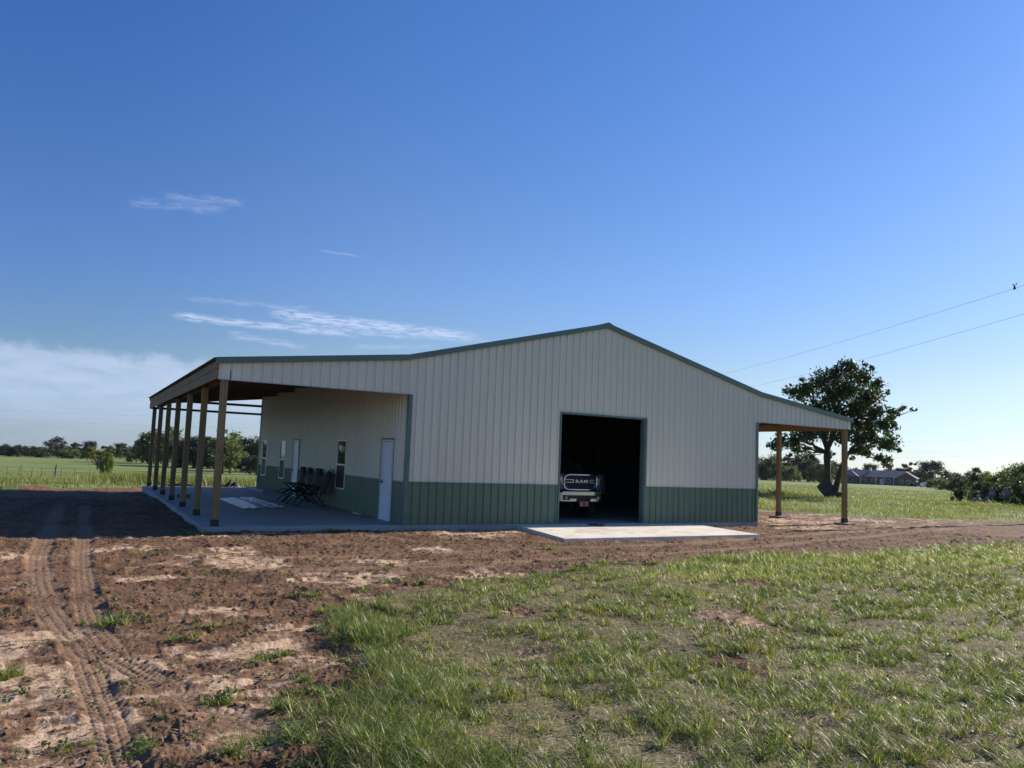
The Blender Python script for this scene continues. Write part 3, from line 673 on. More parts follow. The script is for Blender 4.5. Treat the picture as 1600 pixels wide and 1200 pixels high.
    for s_ in (-1, 1):
        h = MB(); xs_ = [s_*v for v in (.66, .82, .93)]
        ys_ = [.10, .17, .30]; vs = []
        for xx, yy in zip(xs_, ys_): vs += [(xx, yy, 1.06), (xx, yy, 1.30)]
        for xx, yy in zip(xs_, ys_): vs += [(xx, yy+.12, 1.06), (xx, yy+.12, 1.30)]
        h.add(vs, [(0, 2, 3, 1), (2, 4, 5, 3), (6, 7, 9, 8), (8, 9, 11, 10), (0, 1, 7, 6), (4, 10, 11, 5), (1, 3, 9, 7), (3, 5, 11, 9), (0, 6, 8, 2), (2, 8, 10, 4)])
        h.build('headlight', M['lens'], T, bevel=.01)
        mi = MB(); mi.box(s_*1.16-.11, s_*1.16+.11, 1.95, 2.05, 1.38, 1.68); mi.tube([(s_*.97, 2.0, 1.45), (s_*1.12, 2.0, 1.5)], .03, 6); mi.build('mirror', M['blackplastic'], T, bevel=.02)
        for yy in (1.08, 4.85):
            ty = MB(); nn = 24; prof = [(-.13, .30), (-.14, .38), (-.10, .405), (.10, .405), (.14, .38), (.13, .30)]; vs = []; fs = []
            for k in range(nn):
                a = 2*math.pi*k/nn
                for u, r_ in prof: vs.append((s_*.84+u, yy+math.cos(a)*r_, .405+math.sin(a)*r_))
            for k in range(nn):
                for j in range(6): fs.append((k*6+j, ((k+1) % nn)*6+j, ((k+1) % nn)*6+(j+1) % 6, k*6+(j+1) % 6))
            ty.add(vs, fs); w_ = ty.build('wheel', M['tyre'], T, smooth=True)
            rim = MB(); rim.tube([(s_*.90, yy, .405), (s_*.955, yy, .405)], .26, 12)
            for k in range(8): a = math.pi*k/4; rim.tube([(s_*.96, yy, .405), (s_*.965, yy+math.cos(a)*.28, .405+math.sin(a)*.28)], .03, 5)
            rim.build('rim', M['chrome'], w_)
    # bumper: a chrome shell with a dark intake, upper step and lower corners
    bp = MB()
    def strip(pts, za, zb_, th=.05):
        za += .10; zb_ += .10
        for (xa, ya), (xb, yb) in zip(pts[:-1], pts[1:]):
            bp.add([(xa, ya, za), (xb, yb, za), (xb, yb, zb_), (xa, ya, zb_), (xa, ya+th, za), (xb, yb+th, za), (xb, yb+th, zb_), (xa, ya+th, zb_)], [(0, 1, 2, 3), (7, 6, 5, 4), (0, 4, 5, 1), (3, 2, 6, 7), (0, 3, 7, 4), (1, 5, 6, 2)])
    arc = [(-.98, .30), (-.9, .12), (-.72, .0), (-.4, -.05), (0, -.07), (.4, -.05), (.72, .0), (.9, .12), (.98, .30)]
    strip(arc, .655, .73); strip(arc[2:7], .731, .76, .03)
    strip(arc[0:3], .47, .655); strip(arc[6:9], .47, .655)
    strip([(-.72, .0), (-.55, -.03), (-.26, -.055)], .47, .505); strip([(.26, -.055), (.55, -.03), (.72, .0)], .47, .505)
    strip([(-.48, -.045), (-.26, -.06)], .506, .55); strip([(.26, -.06), (.48, -.045)], .506, .55)
    bpo = bp.build('bumper', M['chromeb'], T)
    ik = MB(); ik.box(-.7, .7, .03, .08, .55, .755); ik.build('air_intake', M['blackplastic'], bpo)
    for s_ in (-1, 1):
        fo = MB(); fo.tube([(s_*.58, .0, .67), (s_*.58, .05, .67)], .045, 12); fo.build('fog_light', M['lens'], bpo)
        th = MB(); th.tube([(s_*.42, .1, .42), (s_*.42, -.06, .40), (s_*.42, -.1, .46)], .02, 6); th.build('tow_hook', M['dark'], bpo)
    pl = MB(); pl.box(-.155, .155, -.10, -.085, .425, .565); plo = pl.build('front_plate', M['plate'], T)
    em = MB(); em.tube([(0, -.106, .495), (0, -.1005, .495)], .042, 10); em.box(-.02, .02, -.108, -.101, .445, .55); em.build('emblem', M['red'], plo)
    return T
TR = make_truck(6.15, 1.0)

# ------------------------------------------------------------------ porch furniture
def make_chair():
    t = empty('folding_recliner')
    # seen from the wall: back at +x, foot end towards -x
    s = MB(); pts = [(-.35, .42), (-.05, .36), (.14, .40), (.22, .62), (.30, 1.06)]
    for (xa, za), (xb, zb_) in zip(pts[:-1], pts[1:]):
        s.add([(xa, -.24, za), (xb, -.24, zb_), (xb, .24, zb_), (xa, .24, za), (xa, -.24, za+.02), (xb, -.24, zb_+.02), (xb, .24, zb_+.02), (xa, .24, za+.02)],
              [(0, 1, 2, 3), (7, 6, 5, 4), (0, 4, 5, 1), (3, 2, 6, 7), (0, 3, 7, 4), (1, 5, 6, 2)])
    s.build('sling', M['fabric'], t)
    p = MB(); p.box(.20, .33, -.2, .2, .98, 1.22); p.build('head_cushion', M['pillow'], t, bevel=.045, smooth=True)
    for sy in (-.27, .27):
        f = MB(); f.tube([(-.62, sy, .30), (-.36, sy, .43), (.1, sy, .40), (.25, sy, .66), (.34, sy, 1.18)], .018, 6); f.build('side_rail', M['dark'], t)
        f = MB(); f.tube([(-.55, sy*1.12, .02), (-.2, sy*1.12, .36), (.22, sy*1.12, .66)], .021, 6); f.build('leg', M['dark'], t)
        f = MB(); f.tube([(.42, sy*1.12, .02), (.1, sy*1.12, .34), (-.28, sy*1.12, .62)], .021, 6); f.build('leg', M['dark'], t)
        f = MB(); f.box(-.34, .22, sy*1.12-.03, sy*1.12+.03, .63, .66); f.build('armrest', M['dark'], t, bevel=.008)
    for bx, bz, by in ((-.55, .03, .31), (.42, .03, .31), (-.62, .30, .27), (.34, 1.18, .27)): f = MB(); f.tube([(bx, -by, bz), (bx, by, bz)], .015, 6); f.build('cross_bar', M['dark'], t)
    return t
ch0 = make_chair()
lab = ['black folding recliner on the porch nearest to the tall window', 'middle one of the three black folding recliners on the porch',
       'black folding recliner on the porch, farthest from the tall window']
for i, (x, y, a) in enumerate(((-.68, 6.5, .10), (-.72, 7.55, -.06), (-.68, 8.55, .06))):
    o = ch0 if i == 0 else copy_tree(ch0)
    o.location = (x, y, 0); o.rotation_euler = (0, 0, a); o.scale = (.95, 1.0, 1.0); tag(o, lab[i], 'chair', 'folding recliners along the porch wall')
# a stack of folded chairs leaning on the wall next to the window
fc = empty('folded_chair', (-.26, 6.05, 0)); tag(fc, 'folded black chair leaning upright against the wall beside the tall porch window', 'chair')
for sy in (-.22, .22):
    m_ = MB(); m_.tube([(-.25, sy, .015), (.1, sy, 1.2)], .014, 6); m_.build('leg', M['dark'], fc)
m_ = MB(); m_.add([(-.12, -.2, .40), (-.12, .2, .40), (.06, .2, 1.14), (.06, -.2, 1.14), (-.16, -.2, .41), (-.16, .2, .41), (.02, .2, 1.15), (.02, -.2, 1.15)], [(0, 1, 2, 3), (7, 6, 5, 4), (0, 4, 5, 1), (3, 2, 6, 7), (0, 3, 7, 4), (1, 5, 6, 2)]); m_.build('sling', M['fabric'], fc)
for bx, bz in ((-.25, .015), (.1, 1.2)): m_ = MB(); m_.tube([(bx, -.22, bz), (bx, .22, bz)], .014, 6); m_.build('cross_bar', M['dark'], fc)
# trim sheets lying on the porch slab
strips = [(-2.78, 5.15, 9.9, .20, 'film', 'widest strip of crumpled white film on the porch slab, at the outer edge', 'plastic sheet'),
          (-2.50, 5.3, 10.2, .19, 'film', 'second strip of crumpled white film on the porch slab, beside the outermost one', 'plastic sheet'),
          (-2.26, 5.5, 10.3, .16, 'trimflat', 'dull green trim strip lying flat between the white strips on the porch slab', 'metal strip'),
          (-2.04, 5.4, 10.5, .10, 'film', 'narrow white strip on the porch slab beside the dull green one', 'plastic sheet'),
          (-1.87, 5.5, 10.5, .09, 'galvflat', 'narrow grey metal strip lying on the porch slab between two pale strips', 'metal strip'),
          (-1.72, 5.6, 10.6, .09, 'film', 'narrow white strip on the porch slab, the one nearest the wall', 'plastic sheet')]
M['trimflat'] = mat('green_strip', (.16, .19, .14), .45); M['galvflat'] = mat('grey_strip', (.26, .28, .31), .35, .5)
for x, y0, y1, hw, mk_, lb, ct in strips:
    n = 40; ys = np.linspace(y0, y1, n); us = np.linspace(-hw, hw, 9); V = []; sk = .035*(1 if mk_ == 'film' else .25)
    for yy in ys:
        for u in us: V.append((x+u-(yy-y0)*.0, yy, .012+sk*float(vnoise(np.array([u*9+x*3]), np.array([yy*3.1]), 5)[0])*(1.2-abs(u)/hw)+(.015 if mk_ != 'film' and abs(u) > hw*.8 else 0)))
    Q = [(i*9+j, i*9+j+1, (i+1)*9+j+1, (i+1)*9+j) for i in range(n-1) for j in range(8)]
    V = np.array(V, np.float32); c0 = np.array((x, (y0+y1)/2, 0)); me = fast_mesh('strip', V-c0, np.array(Q), smooth=True)
    o = link('wrapping_film' if mk_ == 'film' else 'trim_strip', me, M[mk_]); o.location = c0; o.rotation_euler = (0, 0, .0)
    so2 = o.modifiers.new('thickness', 'SOLIDIFY'); so2.thickness = .004
    tag(o, lb, ct, 'strips laid out on the porch slab')
def slat(name, x0, x1, y0, y1, z0, z1, m, lb, ct):
    b = MB(); cx, cy_ = (x0+x1)/2, (y0+y1)/2; b.box(x0-cx, x1-cx, y0-cy_, y1-cy_, 0, z1-z0); o = b.build(name, m, bevel=.004); o.location = (cx, cy_, z0); return tag(o, lb, ct)
slat('foam_board', -.56, -.06, 14.3, 17.9, .001, .06, mat('pale_board', (.30, .34, .40), .6), 'pale flat board lying on the slab against the far end of the porch wall', 'board')
slat('wood_offcut', -.16, -.04, 3.1, 3.7, .001, .05, mat('pale_offcut', (.42, .40, .34), .7), 'short pale offcut lying at the foot of the wainscot between door and window', 'offcut')
def heap(name, cx, cy_, rx, ry, h, m, lb, ct, seed):
    n = 26; V = []; 
    for i in range(n):
        for j in range(n):
            u, v = -1+2*i/(n-1), -1+2*j/(n-1); rr = min(1, math.hypot(u, v)); nn = float(fbm(np.array([u*3.+seed]), np.array([v*3.]), 4, seed)[0])
            V.append((u*rx, v*ry, max(0, (1-rr**2)))); V[-1] = (V[-1][0], V[-1][1], h*max(0, 1-rr**1.7)*(.35+1.2*nn))
    Q = [(i*n+j, (i+1)*n+j, (i+1)*n+j+1, i*n+j+1) for i in range(n-1) for j in range(n-1)]
    V = np.array(V); V[:, 2] -= .01
    o = link(name, fast_mesh(name, V, np.array(Q)), m); o.location = (cx, cy_, gz(cx, cy_) if cy_ > BD+.1 else 0.0); return tag(o, lb, ct)
heap('debris_heap', -1.05, 18.95, .75, .35, .5, M['blackheap'], 'low dark heap of debris beyond the far edge of the porch slab near the building', 'heap', 3)
hz = MB(); hz.tube([(-3.9, 18.6, .02), (-3.5, 18.75, .14), (-3.1, 18.7, .17), (-2.7, 18.75, .08), (-2.4, 18.6, .02)], .045, 8)
hz.tube([(-3.7, 18.65, .02), (-3.2, 18.9, .10), (-2.8, 18.8, .12), (-2.5, 18.9, .02)], .04, 8)
ho = hz.build('coiled_hose', M['blackheap'], smooth=True); ho.location = (0, 0, -.08); tag(ho, 'thick black hose lying behind the far porch posts at the slab edge', 'hose')
bl = MB(); bl.box(-.22, .22, -.07, .07, 0, .09); bo = bl.build('timber_block', M['beamx'], bevel=.005); bo.location = (-4.0, 10.6, 0); tag(bo, 'short timber block on the porch slab beside the fourth outer post', 'block')
md = MB()
for k in range(5): a = k*1.1; md.tube([(math.cos(a)*.05, math.sin(a)*.05, .01), (math.cos(a)*.2, math.sin(a)*.12, .03), (math.cos(a+.4)*.28, math.sin(a)*.2, .008)], .018, 5)
mo = md.build('fallen_twigs', M['bracket']); mo.location = (5.75, -.35, -.03); tag(mo, 'small dark twigs lying on the back edge of the concrete apron', 'twigs')

# ------------------------------------------------------------------ leaves, trees
def leaf_cloud(pts, size, jit=.5, flat=.0, seed=1):
    """folded leaf cards at the given points"""
    g = np.random.default_rng(seed); n = len(pts)
    nrm = g.normal(size=(n, 3)); nrm[:, 2] += flat; nrm /= np.linalg.norm(nrm, axis=1)[:, None]
    a = np.cross(nrm, g.normal(size=(n, 3))); a /= np.linalg.norm(a, axis=1)[:, None]; b = np.cross(nrm, a)
    s = size*(1+jit*(g.random(n)-.5)*2)[:, None]
    p0 = pts-a*s; p1 = pts+b*s*.55+nrm*s*.18; p2 = pts+a*s; p3 = pts-b*s*.55+nrm*s*.18
    V = np.stack((p0, p1, p2, p3), 1).reshape(-1, 3); Q = np.arange(4*n).reshape(-1, 4)
    rnd = np.repeat(np.clip(g.random(n)*.75+.25*g.random(n), 0, 1), 4)
    return V, Q, rnd
def blob_points(blobs, per, seed, shell=.55):
    g = np.random.default_rng(seed); out = []
    for (x, y, z, r) in blobs:
        n = max(8, int(per*r*r)); d = g.normal(size=(n, 3)); d /= np.linalg.norm(d, axis=1)[:, None]
        rad = r*(shell+(1-shell)*g.random(n))*(.72+.5*g.random(n)); q = d*rad[:, None]*np.array((1, 1, .8))
        # clump the leaves into sprays
        k = max(3, n//14); cen = q[g.integers(0, n, k)]; q = cen[g.integers(0, k, n)]+g.normal(size=(n, 3))*r*.24
        out.append(q+np.array((x, y, z)))
    return np.concatenate(out)
def limb(mb, p, q, r0, r1, g, n=6, sag=.0, wob=.06):
    p = np.array(p, float); q = np.array(q, float); L = np.linalg.norm(q-p); k = 5; pts = []; rs = []
    for i in range(k+1):
        t = i/k; c = p+(q-p)*t; c[2] += math.sin(t*math.pi)*L*sag
        if 0 < i < k: c += g.normal(size=3)*L*wob*.5
        pts.append(tuple(c)); rs.append(r0+(r1-r0)*t)
    mb.tube(pts, rs, n); return pts
# hero oak
def hero_oak():
    g = np.random.default_rng(5); x0, y0, z0 = px_polar(1296, 62.8, 765)
    az_ = math.radians(math.degrees(math.atan2(x0-CAM[0], y0-CAM[1]))); dist = math.hypot(x0-CAM[0], y0-CAM[1])
    T = empty('oak_tree', (x0, y0, z0), -az_)     # local x runs across the view, y away
    tag(T, 'big dark spreading oak with two trunks standing in the pasture beside the right porch', 'tree')
    S = dist*math.cos(math.atan((1300-800)/FPX))/FPX*1.0
    def P(px, py, dep): return ((px-1296)*S*.93, dep, (776-py)*S)
    bl = [(1327, 578, 17), (1302, 588, 15), (1346, 592, 16), (1284, 602, 17), (1263, 614, 15), (1243, 617, 14), (1229, 611, 7), (1256, 592, 6), (1368, 600, 13), (1377, 590, 8), (1356, 618, 17), (1322, 612, 19), (1300, 628, 18), (1336, 642, 19), (1278, 640, 17),
          (1368, 642, 15), (1350, 664, 17), (1376, 664, 12), (1393, 640, 10), (1403, 634, 6), (1384, 652, 9), (1262, 680, 14), (1241, 690, 13), (1218, 694, 11), (1206, 702, 8), (1286, 678, 15), (1312, 680, 14), (1340, 688, 13), (1364, 684, 13), (1384, 690, 11), (1395, 690, 6),
          (1372, 714, 10), (1389, 713, 8), (1350, 712, 7), (1262, 702, 7), (1250, 660, 12), (1310, 655, 17), (1226, 640, 9), (1384, 676, 8), (1332, 712, 5), (1232, 712, 5), (1300, 706, 6), (1375, 690, 12), (1350, 700, 9), (1388, 666, 9), (1330, 665, 14), (1401, 702, 6), (1364, 575, 6), (1345, 572, 6), (1382, 612, 6), (1235, 704, 9), (1340, 704, 9), (1376, 724, 7), (1266, 714, 6), (1310, 600, 14), (1345, 625, 13)]
    blobs = []; br = MB()
    tips = []
    for px, py, r in bl:
        for k in range(2 if r > 10 else 1):
            dep = g.normal()*min(3.2, .25*r)*(.9); c = P(px+g.normal()*2, py+g.normal()*2, dep); rr = r*S*(.98+.25*g.random())
            blobs.append((*c, rr)); tips.append((c, rr))
    for px, py in ((1410, 634), (1418, 637), (1425, 640)): blobs.append((*P(px, py, .2), 3.2*S))
    tr = MB(); f1 = P(1292, 700, 0); f2 = P(1322, 708, .3)
    tr.tube([P(1296, 779, 0), P(1295, 774, 0), P(1294, 760, 0), P(1293, 735, 0), P(1292, 715, 0), P(1293, 698, 0)], [.36, .26, .23, .22, .25, .22], 10)
    t1 = tr.build('trunk', M['bark'], T, smooth=True)
    tr = MB(); tr.tube([P(1302, 779, .2), P(1305, 765, .2), P(1311, 742, .25), P(1318, 722, .3), P(1325, 706, .3)], [.3, .24, .2, .17, .14], 8); tr.build('trunk', M['bark'], T, smooth=True)
    forks = [P(1293, 700, 0), P(1290, 708, 0), P(1325, 706, .3), P(1300, 690, 0), P(1310, 660, 0), P(1280, 672, 0), P(1340, 650, .2)]
    limb(br, forks[0], P(1322, 610, 0), .2, .07, g); limb(br, forks[0], P(1278, 645, .4), .22, .08, g); limb(br, forks[1], P(1255, 690, -.5), .16, .05, g, sag=.05); limb(br, forks[2], P(1365, 690, .2), .13, .05, g)
    limb(br, P(1330, 690, 0), P(1372, 655, 0), .12, .05, g); limb(br, P(1372, 655, 0), P(1424, 640, .2), .06, .012, g)
    for c, rr in tips:
        f = min(forks, key=lambda q_: np.linalg.norm(np.array(q_)-np.array(c))+.4*max(0, q_[2]-c[2]))
        limb(br, f, c, .055, .015, g, 4, .04)
        for _ in range(3):
            e = np.array(c)+g.normal(size=3)*rr*.7; limb(br, c, e, .018, .006, g, 3, 0, .1)
    br.build('branches', M['bark'], T)
    pts = blob_points(blobs, 600, 3, .1)
    V, Q, rnd = leaf_cloud(pts, .105, .6, seed=2); link('crown', fast_mesh('oak_crown', V, Q, attrs=dict(rnd=rnd)), M['oak'], T)
    # leaning panel and stumps at its foot
    bd = MB(); c = np.array(P(1290, 758, -.55)); a1, a2, a3, a4 = P(1276, 761, -.6), P(1291, 744, -.5), P(1303, 759, -.4), P(1289, 776, -.6)
    pts4 = [Vector(a) for a in (a1, a2, a3, a4)]; back = [p+Vector((0, .05, 0)) for p in pts4]
    bd.add([tuple(p) for p in pts4+back], [(0, 1, 2, 3), (7, 6, 5, 4), (0, 4, 5, 1), (1, 5, 6, 2), (2, 6, 7, 3), (3, 7, 4, 0)])
    o = bd.build('leaning_panel', M['bracket']); o.matrix_world = T.matrix_basis.copy(); tag(o, 'square black panel standing on its corner against the oak trunk', 'panel')
    for k, (px, w_, h_) in enumerate(((1305, .26, .42), (1312, .22, .40))):
        s_ = MB(); s_.tube([(0, 0, -.1), (0, 0, h_*.6), (.02, 0, h_)], [w_*1.1, w_, w_*.92], 10); o = s_.build('stump', M['bark'])
        xx, yy, zz = px_polar(px+(0 if k == 0 else 2), 61.6, 770); o.location = (xx, yy, zz)
        tag(o, ('short stump at the foot of the slanting second oak trunk' if k == 0 else 'separate short stump just right of the one at the oak'), 'stump', 'stumps beside the oak')
hero_oak()

def crown_mesh(kind, seed, nleaf, leafsize):
    """unit-height tree crown and trunk meshes"""
    g = np.random.default_rng(seed); blobs = []
    if kind == 'round':
        for k in range(36):
            a = g.random()*6.283; h = .16+.74*g.random(); rr = .42*math.sin(min(1, (h+.06)/1.04)*math.pi)**.6*(.4+.6*g.random()); blobs.append((math.cos(a)*rr, math.sin(a)*rr, h, .12+.08*g.random()))
    elif kind == 'tall':
        for k in range(22):
            a = g.random()*6.283; h = .2+.76*g.random(); rr = .26*math.sin(min(1, (h-.02)/1.0)*math.pi)**.5*(.4+.6*g.random()); blobs.append((math.cos(a)*rr, math.sin(a)*rr, h, .08+.06*g.random()))
    elif kind == 'cedar':
        for k in range(24):
            a = g.random()*6.283; h = .08+.88*g.random(); rr = .34*(1.05-h)**.8*(.4+.6*g.random()); blobs.append((math.cos(a)*rr, math.sin(a)*rr, h, .09+.06*(1-h)))
    elif kind == 'bush':
        for k in range(26):
            a = g.random()*6.283; h = .15+.7*g.random(); rr = .75*math.sqrt(max(.02, 1-((h-.1)/.95)**2))*g.random()**.5; blobs.append((math.cos(a)*rr, math.sin(a)*rr, h, .16+.1*g.random()))
    elif kind == 'sparse':
        for k in range(20):
            a = g.random()*6.283; h = .35+.6*g.random(); rr = .46*math.sin(min(1, (h-.2)/.85)*math.pi)**.6*(.5+.5*g.random()); blobs.append((math.cos(a)*rr, math.sin(a)*rr, h, .06+.05*g.random()))
    ar = sum(b[3]**2 for b in blobs); pts = blob_points(blobs, nleaf/ar, seed+1, .3)
    V, Q, rnd = leaf_cloud(pts, leafsize, .5, seed=seed+2)
    cm = fast_mesh(kind+'_crown', V, Q, attrs=dict(rnd=rnd))
    tb = MB(); nt = {'bush': 5, 'tall': 1}.get(kind, 1)
    if kind == 'bush':
        for b in blobs[:12]: limb(tb, (g.normal()*.05, g.normal()*.05, -.03), b[:3], .018, .006, g, 4)
    else:
        tb.tube([(0, 0, -.04), (0, 0, .12), (.01, 0, .35), (0, .01, .6)], [.035, .026, .02, .012], 7)
        for b in blobs[:16]: limb(tb, (0, 0, .14+.3*g.random()*b[2]), b[:3], .014, .004, g, 4)
    me = bpy.data.meshes.new(kind+'_trunk'); me.from_pydata(tb.v, [], tb.f); me.update()
    return cm, me
LIB = {}
for kd, sds, nl, ls in (('round', (11, 12, 13, 14), 6500, .024), ('tall', (21, 22), 5200, .019), ('cedar', (31, 32), 5000, .022), ('bush', (41, 42, 43), 6500, .034), ('sparse', (51,), 3600, .026)):
    LIB[kd] = [crown_mesh(kd, s, nl, ls) for s in sds]
_k = [0]; NUM = {}; ORD = 'leftmost,second,third,fourth,fifth,sixth,seventh,eighth,ninth,tenth,eleventh,twelfth,thirteenth,fourteenth'.split(',')
def tree(name, kind, px, top, r, label, matl='leaf', group=None, wscale=1.0, cat='tree', pos=None, h=None, bark='bark'):
    """a tree rooted on the ground r metres out in that direction"""
    x, y, z = pos if pos else px_polar(px, r, 720); h = h or px_height(px, top+(1.5 if r > 350 and px < 300 else 0), r)-z
    cm, tm = LIB[kind][_k[0] % len(LIB[kind])]; _k[0] += 1
    cm = cm.copy() if (cm.materials and cm.materials[0] != M[matl]) else cm
    if not cm.materials: cm.materials.append(M[matl])
    elif cm.materials[0] != M[matl]:
        key = (cm.name.split('.')[0], matl, (_k[0]-1) % len(LIB[kind])); 
        if key in LIB: cm = LIB[key]
        else: cm.materials[0] = M[matl]; LIB[key] = cm
    if not tm.materials: tm.materials.append(M[bark])
    if label.startswith('#'):
        NUM[label] = NUM.get(label, 0)+1; label = ORD[NUM[label]-1]+' '+label[1:]
    T = empty(name, (x, y, z-.02), (_k[0]*2.399) % 6.283); ws = h*wscale; T.scale = (ws, ws, h)
    tag(T, label, cat, group)
    a = bpy.data.objects.new('trunk' if kind != 'bush' else 'stems', tm); C.objects.link(a); a.parent = T
    b = bpy.data.objects.new('crown' if kind != 'bush' else 'foliage', cm); C.objects.link(b); b.parent = T
    return T
GL, GR, GH2 = 'trees along the far left tree line', 'trees along the far right tree line', 'trees of the hedgerow behind the right porch'
FAR = 'one of the dark bushy trees packed along the far left tree line'
# far left
for px, top, r, k, ws in ((-14, 694, 420, 'bush', 1.0), (2, 692, 430, 'bush', 1.2), (14, 694, 400, 'bush', 1.1), (28, 693, 395, 'bush', 1.0), (42, 696, 410, 'bush', 1.2), (58, 696, 390, 'bush', 1.2), (72, 697, 395, 'bush', 1.2)):
    tree('hedge_tree', k, px, top, r, '#tree from the left in the dark hedge clump at the far left edge', 'cedar', 'dark hedge clump at far left', ws)
tree('oak_tree', 'round', 88, 681, 470, 'tallest rounded oak on the far left skyline', 'cedar', GL, 1.15)
tree('oak_tree', 'round', 119, 690, 460, 'flat topped oak right of the tallest one on the far left skyline', 'cedar', GL, 1.35)
tree('oak_tree', 'round', 139, 688, 455, 'round dark oak behind the small bright field trees on the far left', 'cedar', GL, 1.1)
for px, top, r, m_ in ((104, 698, 400, 'leaf'), (110, 700, 380, 'leaflight'), (128, 703, 385, 'leaf'), (98, 701, 385, 'leaf'), (138, 704, 390, 'leaf'), (150, 702, 400, 'leaf')):
    tree('field_bush', 'bush', px, top, r, '#low green bush along the far edge of the left field', m_, 'bushes at the far left field edge', 1.1, 'bush')
for px, top, r, k, ws in ((172, 695, 430, 'round', 1.1), (187, 691, 420, 'round', 1.1), (200, 697, 400, 'round', 1.0), (213, 688, 330, 'cedar', 1.2), (222, 683, 320, 'round', .9), (231, 677, 300, 'round', 1.0), (241, 674, 290, 'round', .9), (252, 680, 300, 'round', 1.0)):
    tree('oak_tree', k, px, top, r, '#tree from the left in the skyline row ending at the far porch posts', 'leaf', GL, ws)
tree('elm_tree', 'tall', 262, 667, 255, 'tall pale green tree seen between the far porch posts', 'leaflight', GL, 1.3)
tree('elm_tree', 'tall', 272, 676, 262, 'shorter pale green tree beside the tall one between the porch posts', 'leaflight', GL, 1.2)
for px, top, r, k, ws in ((283, 688, 250, 'round', 1.0), (293, 686, 250, 'cedar', 1.3), (303, 682, 245, 'round', 1.1), (314, 686, 250, 'round', 1.0), (325, 683, 245, 'cedar', 1.4), (334, 687, 240, 'round', 1.1), (378, 684, 215, 'round', 1.0), (390, 687, 210, 'cedar', 1.4), (399, 686, 205, 'round', 1.0), (409, 688, 210, 'round', 1.0), (424, 686, 210, 'round', 1.1), (440, 684, 215, 'cedar', 1.3), (368, 690, 240, 'round', 1.0)):
    tree('oak_tree', k, px, top, r, '#tree from the left in the dark row seen through the left porch', 'cedar', 'dense dark tree row behind the left porch', ws)
tree('cedar_tree', 'bush', 403, 710, 170, 'low dark bush at the foot of the tree row beside the far building corner', 'cedar', None, .9, 'bush')
tree('elm_tree', 'tall', 349, 671, 178, 'tall pale leafy tree standing out between the two nearest porch posts', 'leaflight', None, 1.35, bark='barklight')
tree('elm_tree', 'tall', 361, 686, 182, 'shorter pale tree right of the tall leafy one behind the porch', 'leaflight', None, 1.3)
tree('field_tree', 'sparse', 153, 696, 190, 'small bright green tree with bare lower trunk in the left field', 'yellowleaf', None, 1.25)
tree('field_bush', 'bush', 168, 709, 128, 'small bright bush just in front of the bare trunked tree in the left field', 'yellowleaf', None, .42, 'bush')
# trees out to the left that the porch windows mirror
for k, (a, r, h) in enumerate(((-9, 300, 9), (-12, 150, 9), (-15, 140, 11), (-19, 120, 10), (-24, 110, 9), (-28, 130, 12), (-34, 120, 10))):
    tree('oak_tree', 'round', 0, 0, r, '#tree beyond the left edge of the picture, mirrored in the porch windows', 'leaf', 'trees mirrored in the windows', 1.1, pos=polar(a, r), h=h)
# hedgerow behind the right porch
for px, top, r, k, m_, ws in ((1168, 716, 285, 'round', 'leaf', 1.1), (1184, 712, 280, 'round', 'leaf', 1.1), (1196, 715, 275, 'bush', 'leaf', .8), (1208, 712, 280, 'round', 'leaf', 1.0), (1219, 722, 262, 'bush', 'leaf', .8), (1229, 714, 285, 'cedar', 'cedar', 1.3), (1240, 727, 255, 'bush', 'leaflight', .8), (1250, 712, 280, 'round', 'cedar', 1.0),
                              (1262, 706, 290, 'round', 'cedar', 1.0), (1273, 716, 280, 'cedar', 'leaf', 1.3), (1284, 720, 270, 'bush', 'leaf', .8), (1300, 722, 290, 'round', 'cedar', 1.1), (1312, 724, 300, 'round', 'cedar', 1.1)):
    tree('hedgerow_tree', k, px, top, r, '#tree from the left in the dark hedgerow seen under the right porch roof', m_, GH2, ws)
# around and beyond the house
for px, top, r, k, m_, ws, lb in ((1335, 731, 380, 'round', 'cedar', 1.3, 'rounded tree behind the left end of the far house'), (1360, 725, 400, 'round', 'cedar', 1.1, 'taller tree behind the middle of the far house roof'),
                                  (1391, 726, 390, 'cedar', 'cedar', 1.6, 'pointed dark tree behind the right half of the far house'), (1405, 731, 380, 'round', 'leaf', 1.1, 'low tree behind the right gable of the far house'),
                                  (1422, 722, 370, 'sparse', 'cedar', 1.15, 'thin open crowned tree right of the far house'), (1455, 721, 330, 'round', 'cedar', 1.35, 'large domed oak on the skyline right of the far house'),
                                  (1437, 732, 350, 'round', 'cedar', 1.2, 'tree filling the gap between the open crowned tree and the domed oak'), (1478, 735, 350, 'round', 'cedar', 1.1, 'low dark tree at the right shoulder of the domed oak'),
                                  (1492, 738, 420, 'bush', 'cedar', 1.0, 'small far tree right of the domed oak, lowest on the skyline'), (1505, 741, 430, 'bush', 'cedar', 1.0, 'low far bush in the dip of the right skyline'),
                                  (1516, 738, 300, 'round', 'leaf', 1.2, 'rounded tree just right of the dip in the skyline')):
    tree('far_tree', k, px, top, r, lb, m_, GR, ws)
